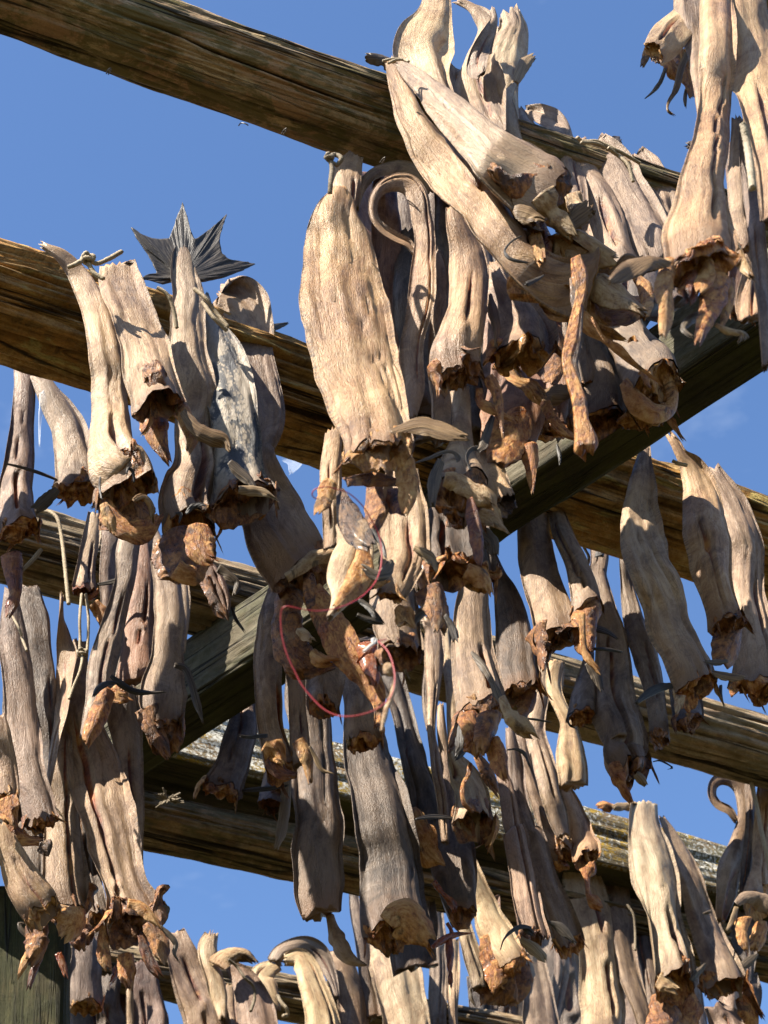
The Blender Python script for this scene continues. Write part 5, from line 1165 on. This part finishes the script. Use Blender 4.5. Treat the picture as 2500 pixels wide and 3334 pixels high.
fish('B', [.13, .17], ['T6', (560, -60, 180), (570, 130, 250), (572, 330, 285), (572, 530, 300), (595, 730, 315), (620, 880, 325), (630, 960, 335)],
     'big shaded brown fish in the middle with a bent bone sticking out of its neck', 'grey', tk=(.35, .4, .5), flaps=4, fl='brown', M=60, tw=.12, slit=(.3, .55, .88, .18), lump=.2,
     extra=[('jaw_bone', 'cream', [.25, .26], ['T6', (790, 880, 50), (830, 990, 70), (880, 1060, 100), (950, 1110, 90), (1020, 1165, 40)], dict(tk=.6)),
            ('collar_flap', 'amber', [.20, .21], ['T6', (520, 1000, 120), (560, 1120, 180), (620, 1230, 220), (640, 1310, 110)], dict(tk=.4)),
            ('collar_flap', 'brown', [.22, .22], ['T6', (700, 1000, 130), (680, 1120, 160), (650, 1220, 150), (620, 1310, 60)], dict(tk=.4)),
            ('jaw_lobe', 'amber', [.22, .22], ['T6', (720, 1200, 80), (760, 1310, 100), (790, 1420, 90), (818, 1495, 30)], dict(tk=.5)),
            ('jaw_lobe', 'brown', [.19, .19], ['T6', (600, 1330, 80), (670, 1440, 120), (720, 1540, 80), (755, 1610, 20)], dict(tk=.4)),
            ('collar_flap', 'find', [.19, .19], ['T6', (500, 1050, 90), (490, 1180, 140), (480, 1280, 140), (440, 1340, 30)], dict(tk=.3)),
            ('torn_flesh', 'amber', [.18, .18], ['T6', (545, 1390, 30), (535, 1470, 30), (490, 1560, 24), (495, 1680, 26), (540, 1740, 10)], dict(tk=.6)),
            ('collar_flap', 'grey' if False else 'fing', [.22, .24], ['T6', (555, 525, 20), (620, 600, 60), (700, 720, 60), (760, 850, 50), (800, 930, 30)], dict(tk=.5)),
            ('barbel', 'find', [.15, .15], ['T6', (985, 1040, 18), (1060, 1048, 26), (1150, 1066, 10)], dict(tk=.5)),
            ('pectoral_fin', 'find', [.15, .15], ['T6', (830, 1284, 16), (900, 1278, 24), (965, 1310, 36), (1000, 1395, 16)], dict(tk=.4))])
fish('C', [.12, .13], ['T6', (1105, 615, 100), (1108, 740, 90), (1088, 880, 105), (1062, 1030, 110), (1055, 1180, 120), (1095, 1330, 130), (1145, 1490, 140), (1180, 1660, 150), (1225, 1820, 140), (1262, 1950, 90)],
     'long pale wrinkled fish right of the bent bone, in the sun', 'pale', end='cut', tk=(.35, .4), tw=.2)
fish('C', [.16, .17], ['T6', (1205, 615, 120), (1185, 730, 115), (1200, 850, 110), (1250, 970, 100), (1295, 1080, 115), (1308, 1200, 165), (1316, 1340, 215), (1326, 1470, 225), (1330, 1570, 205)],
     'pale club shaped fish ending in a blunt yellow rim against the sky', 'cream', end='cut', tk=(.35, .45, .5), tw=.15)
fish('C', [.07, .08], ['T6', (1235, 620, 60), (1235, 740, 60), (1225, 860, 50)], 'pale edge of a tail on the pale pole behind the club shaped fish', 'pale', end='cut', tk=(.3, .3))
fish('C', [.11, .12], ['T6', (1195, 1420, 50), (1250, 1560, 105), (1320, 1710, 145), (1375, 1860, 155), (1410, 1990, 150), 'T7', (1450, 340, 160), (1462, 410, 160)],
     'pale fish shading to mauve, whose thread of amber flesh dangles before the dark timber', 'pink', tk=(.4, .5), flaps=2, fl='amber',
     extra=[('torn_flesh', 'amber', [.14, .14], ['T7', (1465, 460, 60), (1478, 560, 36), (1490, 650, 36), (1530, 700, 60), (1570, 740, 20)], dict(tk=.5)),
            ('torn_flesh', 'amber', [.14, .14], ['T7', (1500, 430, 40), (1515, 480, 50), (1500, 505, 20)], dict(tk=.5))])
fish('C', [.15, .18], ['T6', (765, 1370, 50), (815, 1530, 105), (850, 1720, 130), (885, 1900, 150), 'T7', (985, 200, 160), (1020, 400, 165), (1050, 620, 180), (1085, 820, 185), (1105, 950, 200)],
     'left one of two long mauve fish hanging side by side in front of the timber', 'purple', tk=(.4, .45, .5), flaps=4, fl='brown', M=52, tw=.15,
     extra=[('pectoral_fin', 'find', [.22, .23], ['T7', (1100, 870, 40), (1040, 860, 60), (970, 890, 40), (915, 950, 20), (892, 1015, 8)], dict(rib=.0006)),
            ('pectoral_fin', 'find', [.22, .22], ['T7', (1050, 860, 60), (1090, 890, 70), (1115, 915, 30)], dict(rib=.0006)),
            ('torn_flesh', 'pale', [.20, .20], ['T7', (1030, 940, 40), (1100, 990, 70), (1170, 1060, 70), (1190, 1090, 20)], dict(tk=.3))])
fish('C', [.12, .14], ['T6', (855, 1130, 60), (880, 1330, 105), (900, 1540, 120), (930, 1740, 125), (985, 1920, 130), 'T7', (1110, 260, 125), (1165, 450, 130), (1215, 620, 135), (1270, 770, 150), (1320, 920, 175), (1345, 1000, 170)],
     'right one of two long mauve fish side by side, a black fin at its end', 'purple', tk=(.4, .45, .5), flaps=4, fl='amber', M=52, tw=.15,
     extra=[('pectoral_fin', 'find', [.18, .19], ['T7', (1205, 828, 40), (1270, 850, 70), (1330, 900, 70), (1392, 970, 14)], dict(rib=.0006))])
fish('C', [.08, .09], ['T6', (925, 1170, 70), (955, 1360, 95), (1015, 1560, 115), (1080, 1740, 130), (1150, 1890, 150), 'T7', (1270, 320, 185), (1320, 400, 205)],
     'orange tan fish darkening to mauve, between the mauve pair and the pale wrinkled one', 'pink', tk=(.4, .45), flaps=3, fl='amber')
fish('C', [.06, .07], ['F', (1240, 2070, 70), (1265, 2200, 80), 'Z8', (250, 40, 90), (285, 220, 115), (330, 380, 130), (350, 520, 110), (360, 600, 80)],
     'dark twisted fish in shade right of the heavy dark brown one', 'dark', end='cut', tk=(.4, .45))
fish('C', [.12, .16], ['F', (1150, 2090, 110), (1170, 2230, 130), 'Z8', (110, 80, 175), (128, 260, 215), (165, 450, 230), (195, 610, 240), (215, 750, 250), (228, 860, 265)],
     'heavy dark brown fish with a pale amber collar, just left of centre low down', 'dark', tk=(.38, .42, .5), flaps=3, fl='amber', M=60, tw=.12, cut=.14, depth=.3, flare=0, wide=1.0, slit=False, lobes=0,
     extra=[('collar_flap', 'gold', [.21, .21], ['Z8', (190, 830, 70), (240, 800, 110), (300, 850, 100), (350, 900, 40)], dict(tk=.4)),
            ('jaw_lobe', 'gold', [.12, .13], ['Z8', (265, 410, 70), (310, 500, 100), (350, 570, 80), (390, 600, 20)], dict(tk=.4))])
fish('C', [.11, .14], ['F', (990, 2090, 110), (1000, 2250, 125), 'Z7', (1400, 20, 170), (1412, 180, 212), (1418, 380, 215), (1422, 560, 212), (1424, 700, 205), (1440, 800, 165)],
     'dark straight fish torn off square below, a twisted shred hanging from its corner', 'dark', end='cut', tk=(.3, .36), rag_end=.009, slit=False, M=56, tw=.12,
     extra=[('torn_flesh', 'grey', [.14, .14], ['Z7', (1490, 800, 50), (1515, 890, 60), (1555, 970, 56), (1600, 1010, 40), (1645, 1025, 10)], dict(tk=.5, rib=.001))])
fish('C', [-.13, -.10], ['F', (850, 2100, 60), 'Z7', (1105, -180, 100), (1085, -40, 130), (1055, 70, 140), (1025, 170, 155), (1005, 240, 185)],
     'small mauve fish with amber gaping end, before the lichen timber under the beam', 'purple', tk=(.35, .45), flaps=4, fl='amber', fins=1)
fish('C', [-.14, -.12], ['Z7', (1245, 120, 90), (1232, 220, 115), (1218, 310, 130)],
     'little dark mouthed fish above the mossy log, beside the square torn one', 'purple', tk=(.4, .5), flaps=3, fl='brown', depth=.9,
     extra=[('torn_flesh', 'pale', [-.10, -.10], ['Z7', (1290, 190, 40), (1285, 320, 50), (1265, 430, 50), (1245, 500, 20)], dict(tk=.4))])
fish('C', [.09, .10], ['Z8', (420, 440, 110), (435, 580, 150), (455, 700, 150), (480, 800, 110)],
     'dark collar trailing a glassy red resin drip, beneath the whitish fish', 'dark', tk=(.4, .5), flaps=4, fl='brown',
     extra=[('resin_drip', 'resin', [.13, .13], ['T7', (430, 1005, 30), (490, 965, 50), (560, 930, 44), (620, 915, 24), (685, 910, 8)], dict(tk=.8)),
            ('resin_drip', 'resin', [.13, .13], ['T7', (530, 840, 24), (560, 900, 26), (545, 970, 40), (550, 1060, 46), (548, 1140, 34), (550, 1180, 12)], dict(tk=.8)),
            ('resin_drip', 'resin', [.13, .13], ['T7', (550, 1170, 10), (552, 1215, 34), (552, 1258, 18)], dict(tk=.8)),
            ('torn_flesh', 'resin', [.12, .12], ['T7', (440, 560, 40), (500, 640, 30), (560, 700, 40), (575, 740, 14)], dict(tk=.5))])
fish('C', [-.13, -.10], ['T8', (1360, 555, 70), (1300, 480, 95), (1210, 430, 100), (1165, 350, 90), (1180, 260, 90), (1250, 210, 95), (1340, 220, 100), (1415, 290, 105), (1440, 420, 105), (1425, 570, 95), (1380, 740, 130), (1325, 930, 200), (1290, 1110, 235), (1265, 1260, 190), (1250, 1380, 90)],
     'fish with its tail curled into a loop under the pale pole near the right border', 'grey', end='cut', tk=(.10, .12, .3), slit=(.25, .70, 1.0, .42), tw=.5)
fish('C', [-.10, -.09], ['T8', (1480, 230, 70), (1492, 430, 85), (1482, 650, 85), (1462, 850, 85), (1435, 1050, 70), (1410, 1150, 40)],
     'dark narrow fish hanging beside the looped tail', 'dark', end='cut', tk=(.4, .4))
fish('C', [-.09, -.06], ['T8', (1590, 250, 90), (1580, 500, 120), (1565, 750, 125), (1560, 950, 150), (1545, 1120, 220), (1535, 1230, 270)],
     'rosy fish with a hollow amber collar at the lower right border, under the braided cord', 'pink', tk=(.4, .45, .5), flaps=4, fl='gold', cut=.3, depth=.6,
     extra=[('collar_flap', 'grey', [-.01, -.01], ['T8', (1370, 1230, 50), (1450, 1170, 110), (1550, 1180, 120), (1640, 1260, 90)], dict(tk=.3)),
            ('jaw_lobe', 'gold', [-.02, -.02], ['T8', (1430, 1350, 100), (1420, 1460, 90), (1440, 1560, 70), (1450, 1610, 30)], dict(tk=.4)),
            ('jaw_lobe', 'gold', [-.03, -.03], ['T8', (1580, 1380, 90), (1560, 1500, 120), (1520, 1600, 60)], dict(tk=.4)),
            ('torn_flesh', 'pale', [-.02, -.02], ['T8', (1370, 1260, 40), (1340, 1360, 50), (1295, 1440, 12)], dict(tk=.4))])

# ---------------------------------------------------------------- fish on the lichen timber and the log below it
fish('D', [.07, .11, .12], ['T8', (602, 425, 225), (606, 540, 240), (630, 680, 275), (675, 850, 330), (712, 1020, 350), (740, 1180, 320), (775, 1330, 280), (810, 1500, 270), (845, 1660, 305), (865, 1790, 325), (872, 1870, 330)],
     'bright cream fish on the lichen timber, slit open at its lower half', 'cream', tk=(.2, .32, .4, .5), slit=(.12, .62, .98, .15), flaps=3, fl='amber', M=60, tw=.1, depth=.45, lump=.2, cut=.3,
     extra=[('tail_fin', 'pale', [.07, .07], ['T8', (520, 440, 60), (460, 432, 80), (400, 440, 70), (365, 450, 30)], dict(rib=.0006)),
            ('tail_fin', 'amber', [.05, .05], ['T8', (365, 455, 50), (310, 430, 90), (270, 430, 70), (240, 440, 30)], dict(tk=.4)),
            ('collar_flap', 'brown', [.10, .11], ['T8', (780, 1950, 160), (790, 2080, 240), (810, 2200, 260), (830, 2320, 200)], dict(tk=.4)),
            ('collar_flap', 'amber', [.10, .11], ['T8', (960, 1960, 160), (970, 2080, 190), (960, 2200, 180), (940, 2320, 140)], dict(tk=.4)),
            ('collar_flap', 'cream', [.14, .15], ['T8', (730, 1840, 90), (790, 1870, 120), (870, 1920, 60)], dict(tk=.4)),
            ('pectoral_fin', 'fing', [.15, .15], ['T8', (1000, 1860, 40), (1060, 1790, 60), (1110, 1720, 20)], dict(rib=.0006))])
fish('D', [.05, .07], ['T8', (760, 525, 55), (830, 660, 115), (910, 830, 155), (980, 1010, 185), (1030, 1190, 190), (1085, 1370, 205), (1140, 1530, 225), (1195, 1680, 245), (1245, 1820, 285), (1280, 1920, 310)],
     'rosy cream fish leaning beside the bright slit one, its collar in shade', 'tan', tk=(.3, .38, .48), flaps=5, fl='amber', M=56, tw=.12, fins=1, depth=.5,
     extra=[('barbel', 'fing', [.10, .10], ['T8', (1100, 1310, 20), (1140, 1300, 30), (1165, 1290, 20)], dict(tk=.5)),
            ('jaw_lobe', 'amber', [.08, .08], ['T8', (1400, 1990, 80), (1450, 2080, 110), (1500, 2180, 90), (1525, 2260, 30)], dict(tk=.4))])
fish('G', [.02, .05, .08], ['T8', (60, 900, 200), (110, 1100, 280), (170, 1300, 320), (210, 1500, 340), (240, 1700, 345), (265, 1900, 345), (285, 2100, 340), (295, 2330, 330)],
     'broad cream fish under the timber, its upper part in shade', 'cream', end='cut', tk=(.3, .36), tw=.12)
fish('G', [.01, .04, .07], ['T8', (370, 1010, 150), (388, 1210, 190), (405, 1380, 200), (435, 1570, 180), (480, 1770, 165), (550, 1980, 165), (610, 2180, 170), (640, 2330, 170)],
     'straight grey fish right of the broad cream one', 'grey', end='cut', tk=(.35, .4))
fish('G', [.0, .03, .06], ['T8', (520, 1050, 70), (550, 1230, 80), (590, 1400, 115), (630, 1640, 120), (670, 1900, 110), (700, 2150, 100)],
     'dark shaded fish behind the bright slit one, with a thin cord at its side', 'dark', end='cut', tk=(.35, .4))
fish('G', [.04, .05], ['T8', (1400, 1300, 170), (1420, 1450, 170), (1450, 1620, 125), (1466, 1760, 80), (1472, 1890, 30)],
     'dark tapering fish under the log near the right border', 'dark', end='cut', tk=(.3, .3))
fish('G', [.05, .06], ['T8', (1465, 1840, 120), (1495, 1990, 120), (1500, 2120, 100), (1480, 2250, 70)],
     'dark ragged fish end against the sky in the lower right corner', 'dark', end='cut', tk=(.3, .3), rag_end=.02)
fish('G', [.03, .04], ['T8', (1180, 2080, 200), (1260, 2200, 240), (1320, 2340, 240)],
     'shaded fish top under the leaning rosy cream one', 'purple', end='cut', tk=(.3, .3))
fish('G', [.15, .16], ['T7', (675, 440, 90), (715, 560, 110), (765, 690, 130), (825, 830, 170), (885, 960, 190), (940, 1060, 190), (965, 1110, 185)],
     'white half of a fish lit by the sun, wet brown flesh spilling from its end', 'cream', tk=(.4, .45, .5), flaps=5, fl='amber', M=52, tw=.15, lump=.2,
     extra=[('flesh_lobe', 'brown', [.12, .13], ['T7', (790, 1130, 160), (850, 1220, 260), (920, 1310, 250), (950, 1380, 120)], dict(tk=.4)),
            ('flesh_lobe', 'amber', [.14, .15], ['T7', (800, 930, 100), (840, 1050, 150), (880, 1170, 160), (900, 1270, 90)], dict(tk=.4)),
            ('flesh_lobe', 'brown', [.13, .13], ['T7', (1040, 1130, 90), (1040, 1230, 100), (1010, 1330, 80), (960, 1390, 40)], dict(tk=.5)),
            ('barbel', 'fing', [.11, .11], ['T7', (690, 1280, 22), (690, 1340, 24), (720, 1400, 10)], dict(tk=.5))])
fish('G', [.12, .13], ['T7', (635, 830, 70), (660, 960, 115), (695, 1090, 140), (730, 1200, 135), (745, 1290, 110)],
     'other white half, short and blunt, beside the sliver of sky', 'cream', end='cut', tk=(.4, .45))
fish('G', [.06, .07], ['T7', (770, 700, 180), (800, 850, 160), (820, 1000, 120), (830, 1100, 80)],
     'shaded brown inside between the two white halves', 'red', end='cut', tk=(.3, .3))

# ---------------------------------------------------------------- fish on the lowest pole
fish('E', [.08, .11], ['T5', (1440, 540, 160), (1490, 640, 260), (1540, 780, 290), (1570, 930, 280), (1590, 1090, 270), (1600, 1200, 260)],
     'wide sunlit cream fish under the heavy dark brown collar', 'cream', end='cut', tk=(.3, .36), tw=.12)
fish('E', [.06, .07], ['T7', (445, 760, 105), (465, 950, 112), (470, 1150, 108), (470, 1350, 100), (462, 1600, 100)],
     'grey narrow fish behind the glassy resin drip', 'grey', end='cut', tk=(.4, .4))
fish('E', [.07, .08], ['T7', (575, 960, 60), (572, 1150, 72), (570, 1350, 72), (570, 1600, 80)],
     'thin pale fish right of the resin drip', 'pale', end='cut', tk=(.4, .4))
fish('E', [.08, .09], ['T7', (1100, 1060, 170), (1120, 1230, 200), (1150, 1400, 220), (1180, 1600, 220)],
     'grey fish in the lower middle under the mauve pair', 'grey', end='cut', tk=(.35, .4))
fish('E', [.06, .07], ['T7', (1310, 1000, 110), (1300, 1180, 110), (1280, 1330, 90), (1250, 1500, 80)],
     'greyish crumpled fish between the mauve pair and the broad cream one', 'purple', end='cut', tk=(.35, .4))
fish('E', [.0, .01], ['T7', (730, 1200, 120), (740, 1380, 130), (745, 1600, 130)], 'dark fish in deep shade below the white halves', 'dark', end='cut', tk=(.35, .4))
fish('E', [.0, .01], ['T7', (900, 1300, 190), (905, 1430, 190), (910, 1600, 190)], 'dark fish in deep shade under the spilling wet flesh', 'dark', end='cut', tk=(.35, .4))
fish('E', [.12, .14], ['T5', (215, 535, 120), (245, 640, 170), (290, 770, 220), (345, 900, 245), (395, 1020, 240), (430, 1150, 230)],
     'pinkish tan blurred fish leaning right in the lower left, by the wet ragged neck', 'pink', end='cut', tk=(.25, .35), rag_top=.016, M=52, tw=.12)
fish('E', [.13, .15], ['T5', (435, 540, 80), (415, 610, 115), (420, 700, 130), (450, 790, 130), (478, 880, 110), (497, 970, 70), (505, 1050, 40)],
     'cream fish with a spiky frayed tail top, on the lowest pole', 'cream', end='cut', tk=(.2, .3), rag_top=.03,
     extra=[('tail_fin', 'cream', [.16, .17], ['T5', (470, 720, 110), (520, 670, 110), (590, 645, 100), (650, 660, 70), (695, 695, 30)], dict(tk=.1, rag=.02))])
fish('E', [.12, .15], ['T5', (545, 730, 50), (610, 800, 120), (665, 890, 170), (695, 980, 200), (715, 1080, 210), (725, 1200, 210)],
     'smooth grey fish tied with a looped string, on the lowest pole', 'purple', end='cut', tk=(.35, .4))
fish('E', [.10, .12], ['T5', (850, 735, 60), (790, 750, 110), (740, 800, 150), (770, 880, 150), (810, 950, 90), (830, 1000, 40)],
     'crumpled cream tail with a frayed right edge, beside the looped string', 'cream', end='cut', tk=(.2, .3), rag_top=.02)
fish('E', [.04, .08], ['T5', (545, 850, 60), (550, 950, 90), (570, 1100, 100)], 'pale shaded strip left of the string tied grey fish', 'pale', end='cut', tk=(.3, .3))
fish('E', [.10, .12], ['T5', (815, 700, 70), (850, 650, 80), (920, 620, 90), (1000, 615, 90), (1080, 660, 90), (1130, 740, 80), (1165, 830, 60), (1190, 920, 30)],
     'brown skin arching like a handle over the yellow fish', 'grey', end='cut', tk=(.10, .12), tw=.5)
fish('E', [.12, .15], ['T5', (880, 690, 60), (950, 680, 95), (1005, 740, 120), (1040, 850, 150), (1075, 970, 175), (1095, 1080, 190), (1105, 1200, 190)],
     'pale yellow folded fish under the arching brown skin', 'cream', end='cut', tk=(.3, .4), tw=.15)
fish('E', [.09, .10], ['T5', (1180, 640, 80), (1230, 760, 150), (1265, 900, 175), (1285, 1040, 180), (1295, 1200, 180)],
     'dull grey fish standing between the yellow one and the twisted shred', 'grey', end='cut', tk=(.35, .4))
fish('E', [.06, .08], ['T5', (1285, 280, 44), (1300, 400, 70), (1325, 550, 90), (1345, 700, 90), (1370, 850, 90), (1400, 1050, 90)],
     'tall dark fish edge left of the heavy dark brown one', 'dark', end='cut', tk=(.35, .4))
fish('E', [.10, .10], ['T4', (560, 1650, 190), (560, 1800, 215), (555, 1950, 225), (555, 2080, 230)],
     'mauve fish with a curved yellow rim, beside the green post', 'purple', tk=(.35, .45), flaps=3, fl='gold')
fish('E', [.06, .07], ['T4', (940, 1800, 150), (960, 1950, 190), (980, 2100, 220), (990, 2300, 220)],
     'brown blurred fish in shade under the wet ragged neck', 'red', end='cut', tk=(.35, .4))
fish('E', [.08, .08], ['T4', (862, 1880, 40), (866, 2040, 50), (866, 2260, 54)], 'narrow pale strip in the lower left, right of the mauve yellow rimmed fish', 'pale', end='cut', tk=(.35, .4))
fish('E', [.05, .06], ['T4', (720, 1900, 130), (730, 2080, 150), (740, 2280, 160)], 'dark fish end behind the mauve yellow rimmed one', 'dark', end='cut', tk=(.35, .4))

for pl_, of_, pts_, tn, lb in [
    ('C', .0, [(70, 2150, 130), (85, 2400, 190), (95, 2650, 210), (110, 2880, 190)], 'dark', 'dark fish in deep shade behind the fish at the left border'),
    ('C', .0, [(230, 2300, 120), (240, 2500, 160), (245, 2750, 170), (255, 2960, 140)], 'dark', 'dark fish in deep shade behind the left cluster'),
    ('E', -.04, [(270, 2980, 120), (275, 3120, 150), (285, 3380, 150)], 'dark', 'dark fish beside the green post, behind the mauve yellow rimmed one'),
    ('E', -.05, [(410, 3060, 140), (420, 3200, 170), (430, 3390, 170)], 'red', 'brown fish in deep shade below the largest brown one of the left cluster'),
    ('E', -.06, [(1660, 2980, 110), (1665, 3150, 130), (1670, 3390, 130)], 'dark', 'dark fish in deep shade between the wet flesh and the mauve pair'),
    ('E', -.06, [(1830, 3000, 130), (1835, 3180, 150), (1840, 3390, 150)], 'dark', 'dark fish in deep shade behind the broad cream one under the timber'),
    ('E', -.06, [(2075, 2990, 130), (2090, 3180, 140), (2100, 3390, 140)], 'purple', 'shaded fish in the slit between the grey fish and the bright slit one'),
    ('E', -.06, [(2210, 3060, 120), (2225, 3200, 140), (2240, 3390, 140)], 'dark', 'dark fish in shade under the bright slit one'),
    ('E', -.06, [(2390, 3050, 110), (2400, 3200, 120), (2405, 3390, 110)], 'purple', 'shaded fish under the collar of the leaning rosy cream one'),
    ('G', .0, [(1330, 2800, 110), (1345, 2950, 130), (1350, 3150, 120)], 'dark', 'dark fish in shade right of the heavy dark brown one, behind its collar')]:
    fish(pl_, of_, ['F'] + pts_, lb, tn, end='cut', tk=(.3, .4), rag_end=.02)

# ---------------------------------------------------------------- cords, line, scraps
rope('B', .235, [['Z1', (470, 235), (520, 262), (580, 240), (655, 198)], ['Z1', (455, 215), (440, 245), (400, 270), (368, 282)], ['Z1', (470, 240), (505, 310), (560, 345)]], 'white cord knotted over the fish left of the dark tail fin, one end raised', r=.0052, knot=['Z1', (475, 235, 70)])
rope('B', [.19, .18], [['Z1', (850, 393), (900, 425), (935, 500), (955, 610)]], 'white cord end running down beside the dark tailed fish', r=.0046)
rope('B', [.16, .17], [['Z1', (1050, 400), (1110, 450), (1160, 520), (1230, 605)], ['Z1', (1095, 470), (1150, 550), (1225, 625)]], 'doubled white cord across the top of the scale flecked fish', r=.0050)
rope('A', [.15, .16], [['T1', (110, 470), (180, 455), (240, 455), (310, 475)], ['T1', (150, 490), (200, 465), (260, 460)]], 'thin white knot at the top of the aslant pair', r=.0028, knot=['T1', (190, 465, 40)])
rope('A', .135, [['Z3', (515, 825), (545, 848), (640, 850), (760, 905), (890, 980)], ['Z3', (540, 855), (640, 865), (740, 920), (820, 990), (850, 1090)], ['Z3', (700, 885), (790, 960), (835, 1030)]], 'three strand white cord lashing the row of pinkish fish', r=.0040)
rope('Z', .17, [['T3', (712, 780), (735, 900), (757, 1060), (770, 1180)]], 'thick frayed white cord end near the right border', r=.0060, mat='thick', twist=700)
rope('A', .09, [['Z2', (345, 215), (362, 290), (355, 380), (350, 460)], ['Z2', (345, 215), (390, 210), (425, 235), (395, 275), (365, 260)]], 'grey cord knotted under the topmost pole above the broad golden fish', r=.0046, mat='grey', knot=['Z2', (345, 225, 50)])
rope('C', [.14, .20], [['Z4', (240, 300), (300, 308), (345, 350), (370, 460), (390, 640), (402, 760), (412, 860)]], 'long braided white cord hanging in the gap of sky at the left', r=.0048, twist=800)
rope('C', [.16, .16], [['Z4', (490, 800), (478, 950), (480, 1050), (478, 1140)], ['Z4', (515, 800), (530, 940), (528, 1060), (520, 1180)], ['Z4', (500, 1150), (480, 1260), (440, 1360), (415, 1430)]], 'two thin white strings joined by a knot under the small red necked fish', r=.0036, knot=['Z4', (492, 1150, 60)])
rope('B', .24, [['Z6', (1115, 176), (1150, 190), (1195, 200)]], 'fluffy white string end beside the raised bent tail tip', r=.0046)
rope('B', -.10, [['Z6', (585, 600), (610, 660), (640, 720), (632, 775)]], 'short pale string dangling at the black frayed tail stub', r=.0040)
rope('C', -.03, [['T8', (1490, 245), (1530, 420), (1560, 580), (1590, 720), (1640, 950)]], 'braided white cord slanting to the right border beside the looped tail', r=.0068, twist=600)
rope('E', .20, [['T5', (540, 690), (590, 730), (640, 800), (690, 850), (698, 920), (675, 1000)]], 'tan string looped round the smooth grey fish on the lowest pole', r=.0048, mat='grey')
rope('E', .17, [['T5', (835, 905), (860, 950), (890, 985), (895, 1020), (870, 1030)]], 'white curled string end on the lowest pole', r=.0060)
rope('C', .23, [['Z4', (75, 935), (110, 1000), (130, 1050)], ['Z4', (130, 1060), (160, 1140)]], 'thin white string laid across the heavy mauve fish', r=.0030)
rope('G', .14, [['T8', (480, 1240), (530, 1320), (545, 1450), (545, 1610)]], 'grey string hanging beside the dark shaded fish under the timber', r=.0040, mat='grey')

lm = MB('red_nylon'); lmat = lm.done((.30, .012, .014), .5, .5, None, 0)
buf = Buf()
line = ['Z5', (527, 505), (505, 500), (490, 480), (500, 455), (530, 440), (585, 434), (640, 448), (705, 470), (760, 512), (810, 570), (850, 640), (885, 705), (905, 785), (908, 860), (900, 925), (880, 985), (850, 1032), (790, 1090), (720, 1132), (650, 1158), (600, 1170), (540, 1178), (480, 1176), (400, 1162), (340, 1150), (313, 1162), (303, 1195), (303, 1260), (312, 1340), (340, 1440), (385, 1540), (430, 1625), (485, 1695), (550, 1760), (620, 1800), (690, 1812), (770, 1804), (850, 1780), (910, 1745), (960, 1695), (982, 1630), (986, 1570), (975, 1500), (950, 1430), (915, 1385), (890, 1362), (935, 1348)]
Kp = to_px(line)
Q = [PL['A'].hit(p[0], p[1],   .262 + .014 * math.sin(i * .35) + .02 * (i / len(Kp))) for i, p in enumerate(Kp)]
tube(buf, np.array(Q), .00052, 8)
o = link('fishing_line', buf, lmat); tag(o, 'thin red fishing line hanging in one wide loop in front of the fish', 'fishing line')
buf = Buf(); hk = to_px(['Z5', (800, 1422), (835, 1390), (865, 1368), (872, 1352), (862, 1346), (852, 1354), (856, 1372)])
tube(buf, np.array([PL['A'].hit(p[0], p[1], .215) for p in hk]), .0012, 8)
hm = MB('hook_steel'); hmat = hm.done((.55, .50, .44), .35, .5)
o = link('fish_hook', buf, hmat); tag(o, 'small steel hook on the upper end of the red line', 'hook')
buf = Buf(); sv = PL['A'].hit(*to_px(['Z5', (948, 1532)])[0][:2], .20)
th = np.linspace(0, np.pi, 12)[:, None]; ph = np.linspace(0, 2 * np.pi, 18, endpoint=False)[None]
dirs = vec3(np.sin(th) * np.cos(ph), np.sin(th) * np.sin(ph), np.cos(th) + 0 * ph)
rr_ = .0062 * (1 + .22 * fbm(dirs * 2.2, 5, 3)); sv3 = (sv + dirs * rr_[..., None] * np.array([.85, .85, 1.15])).reshape(-1, 3)
buf.add(sv3, grid_faces(12, 18), sv3, np.zeros_like(sv3))
tube(buf, np.array([PL['A'].hit(*p[:2], .20) for p in to_px(['Z5', (975, 1550), (985, 1600), (970, 1680), (935, 1770), (905, 1900)])]), [.0016, .0022, .0022, .0026, .0010], 8)
o = link('dried_lump', buf, FL['cream']); tag(o, 'pale crusty lump with a thin stalk beside the red loop', 'fish scrap')

icm = MB('clear_film'); ib = icm.n('ShaderNodeBsdfPrincipled'); ib.inputs['Base Color'].default_value = (.8, .85, .9, 1); ib.inputs['Roughness'].default_value = .25
itr = icm.n('ShaderNodeBsdfTransparent'); im = icm.n('ShaderNodeMixShader'); im.inputs[0].default_value = .16
icm.l(itr.outputs[0], im.inputs[1]); icm.l(ib.outputs[0], im.inputs[2]); icm.l(im.outputs[0], icm.o.inputs[0])
def film(plane, off, pts, label):
    sd = nseed(); b = Buf(); P, S, N, W, ln = section(PL[plane], off, pts, sd, tw=.3, wob=.003, step=4)
    sweep(b, P, S, N, W, np.full(len(P), .003), M=20, seed=sd, fold=.5, rag_end=.01, rag_top=.008)
    tag(link('plastic_film', b, icm.m), label, 'plastic scrap')
film('B', -.12, ['Z1', (225, 960, 30), (232, 1010, 44), (218, 1080, 24), (213, 1150, 14), (212, 1240, 8)], 'clear hanging shred of film against the sky at the left')
film('C', .02, ['Z1', (1545, 1240, 60), (1580, 1290, 110), (1590, 1340, 80), (1570, 1390, 24)], 'clear crumpled film in the small sky gap above the beam')
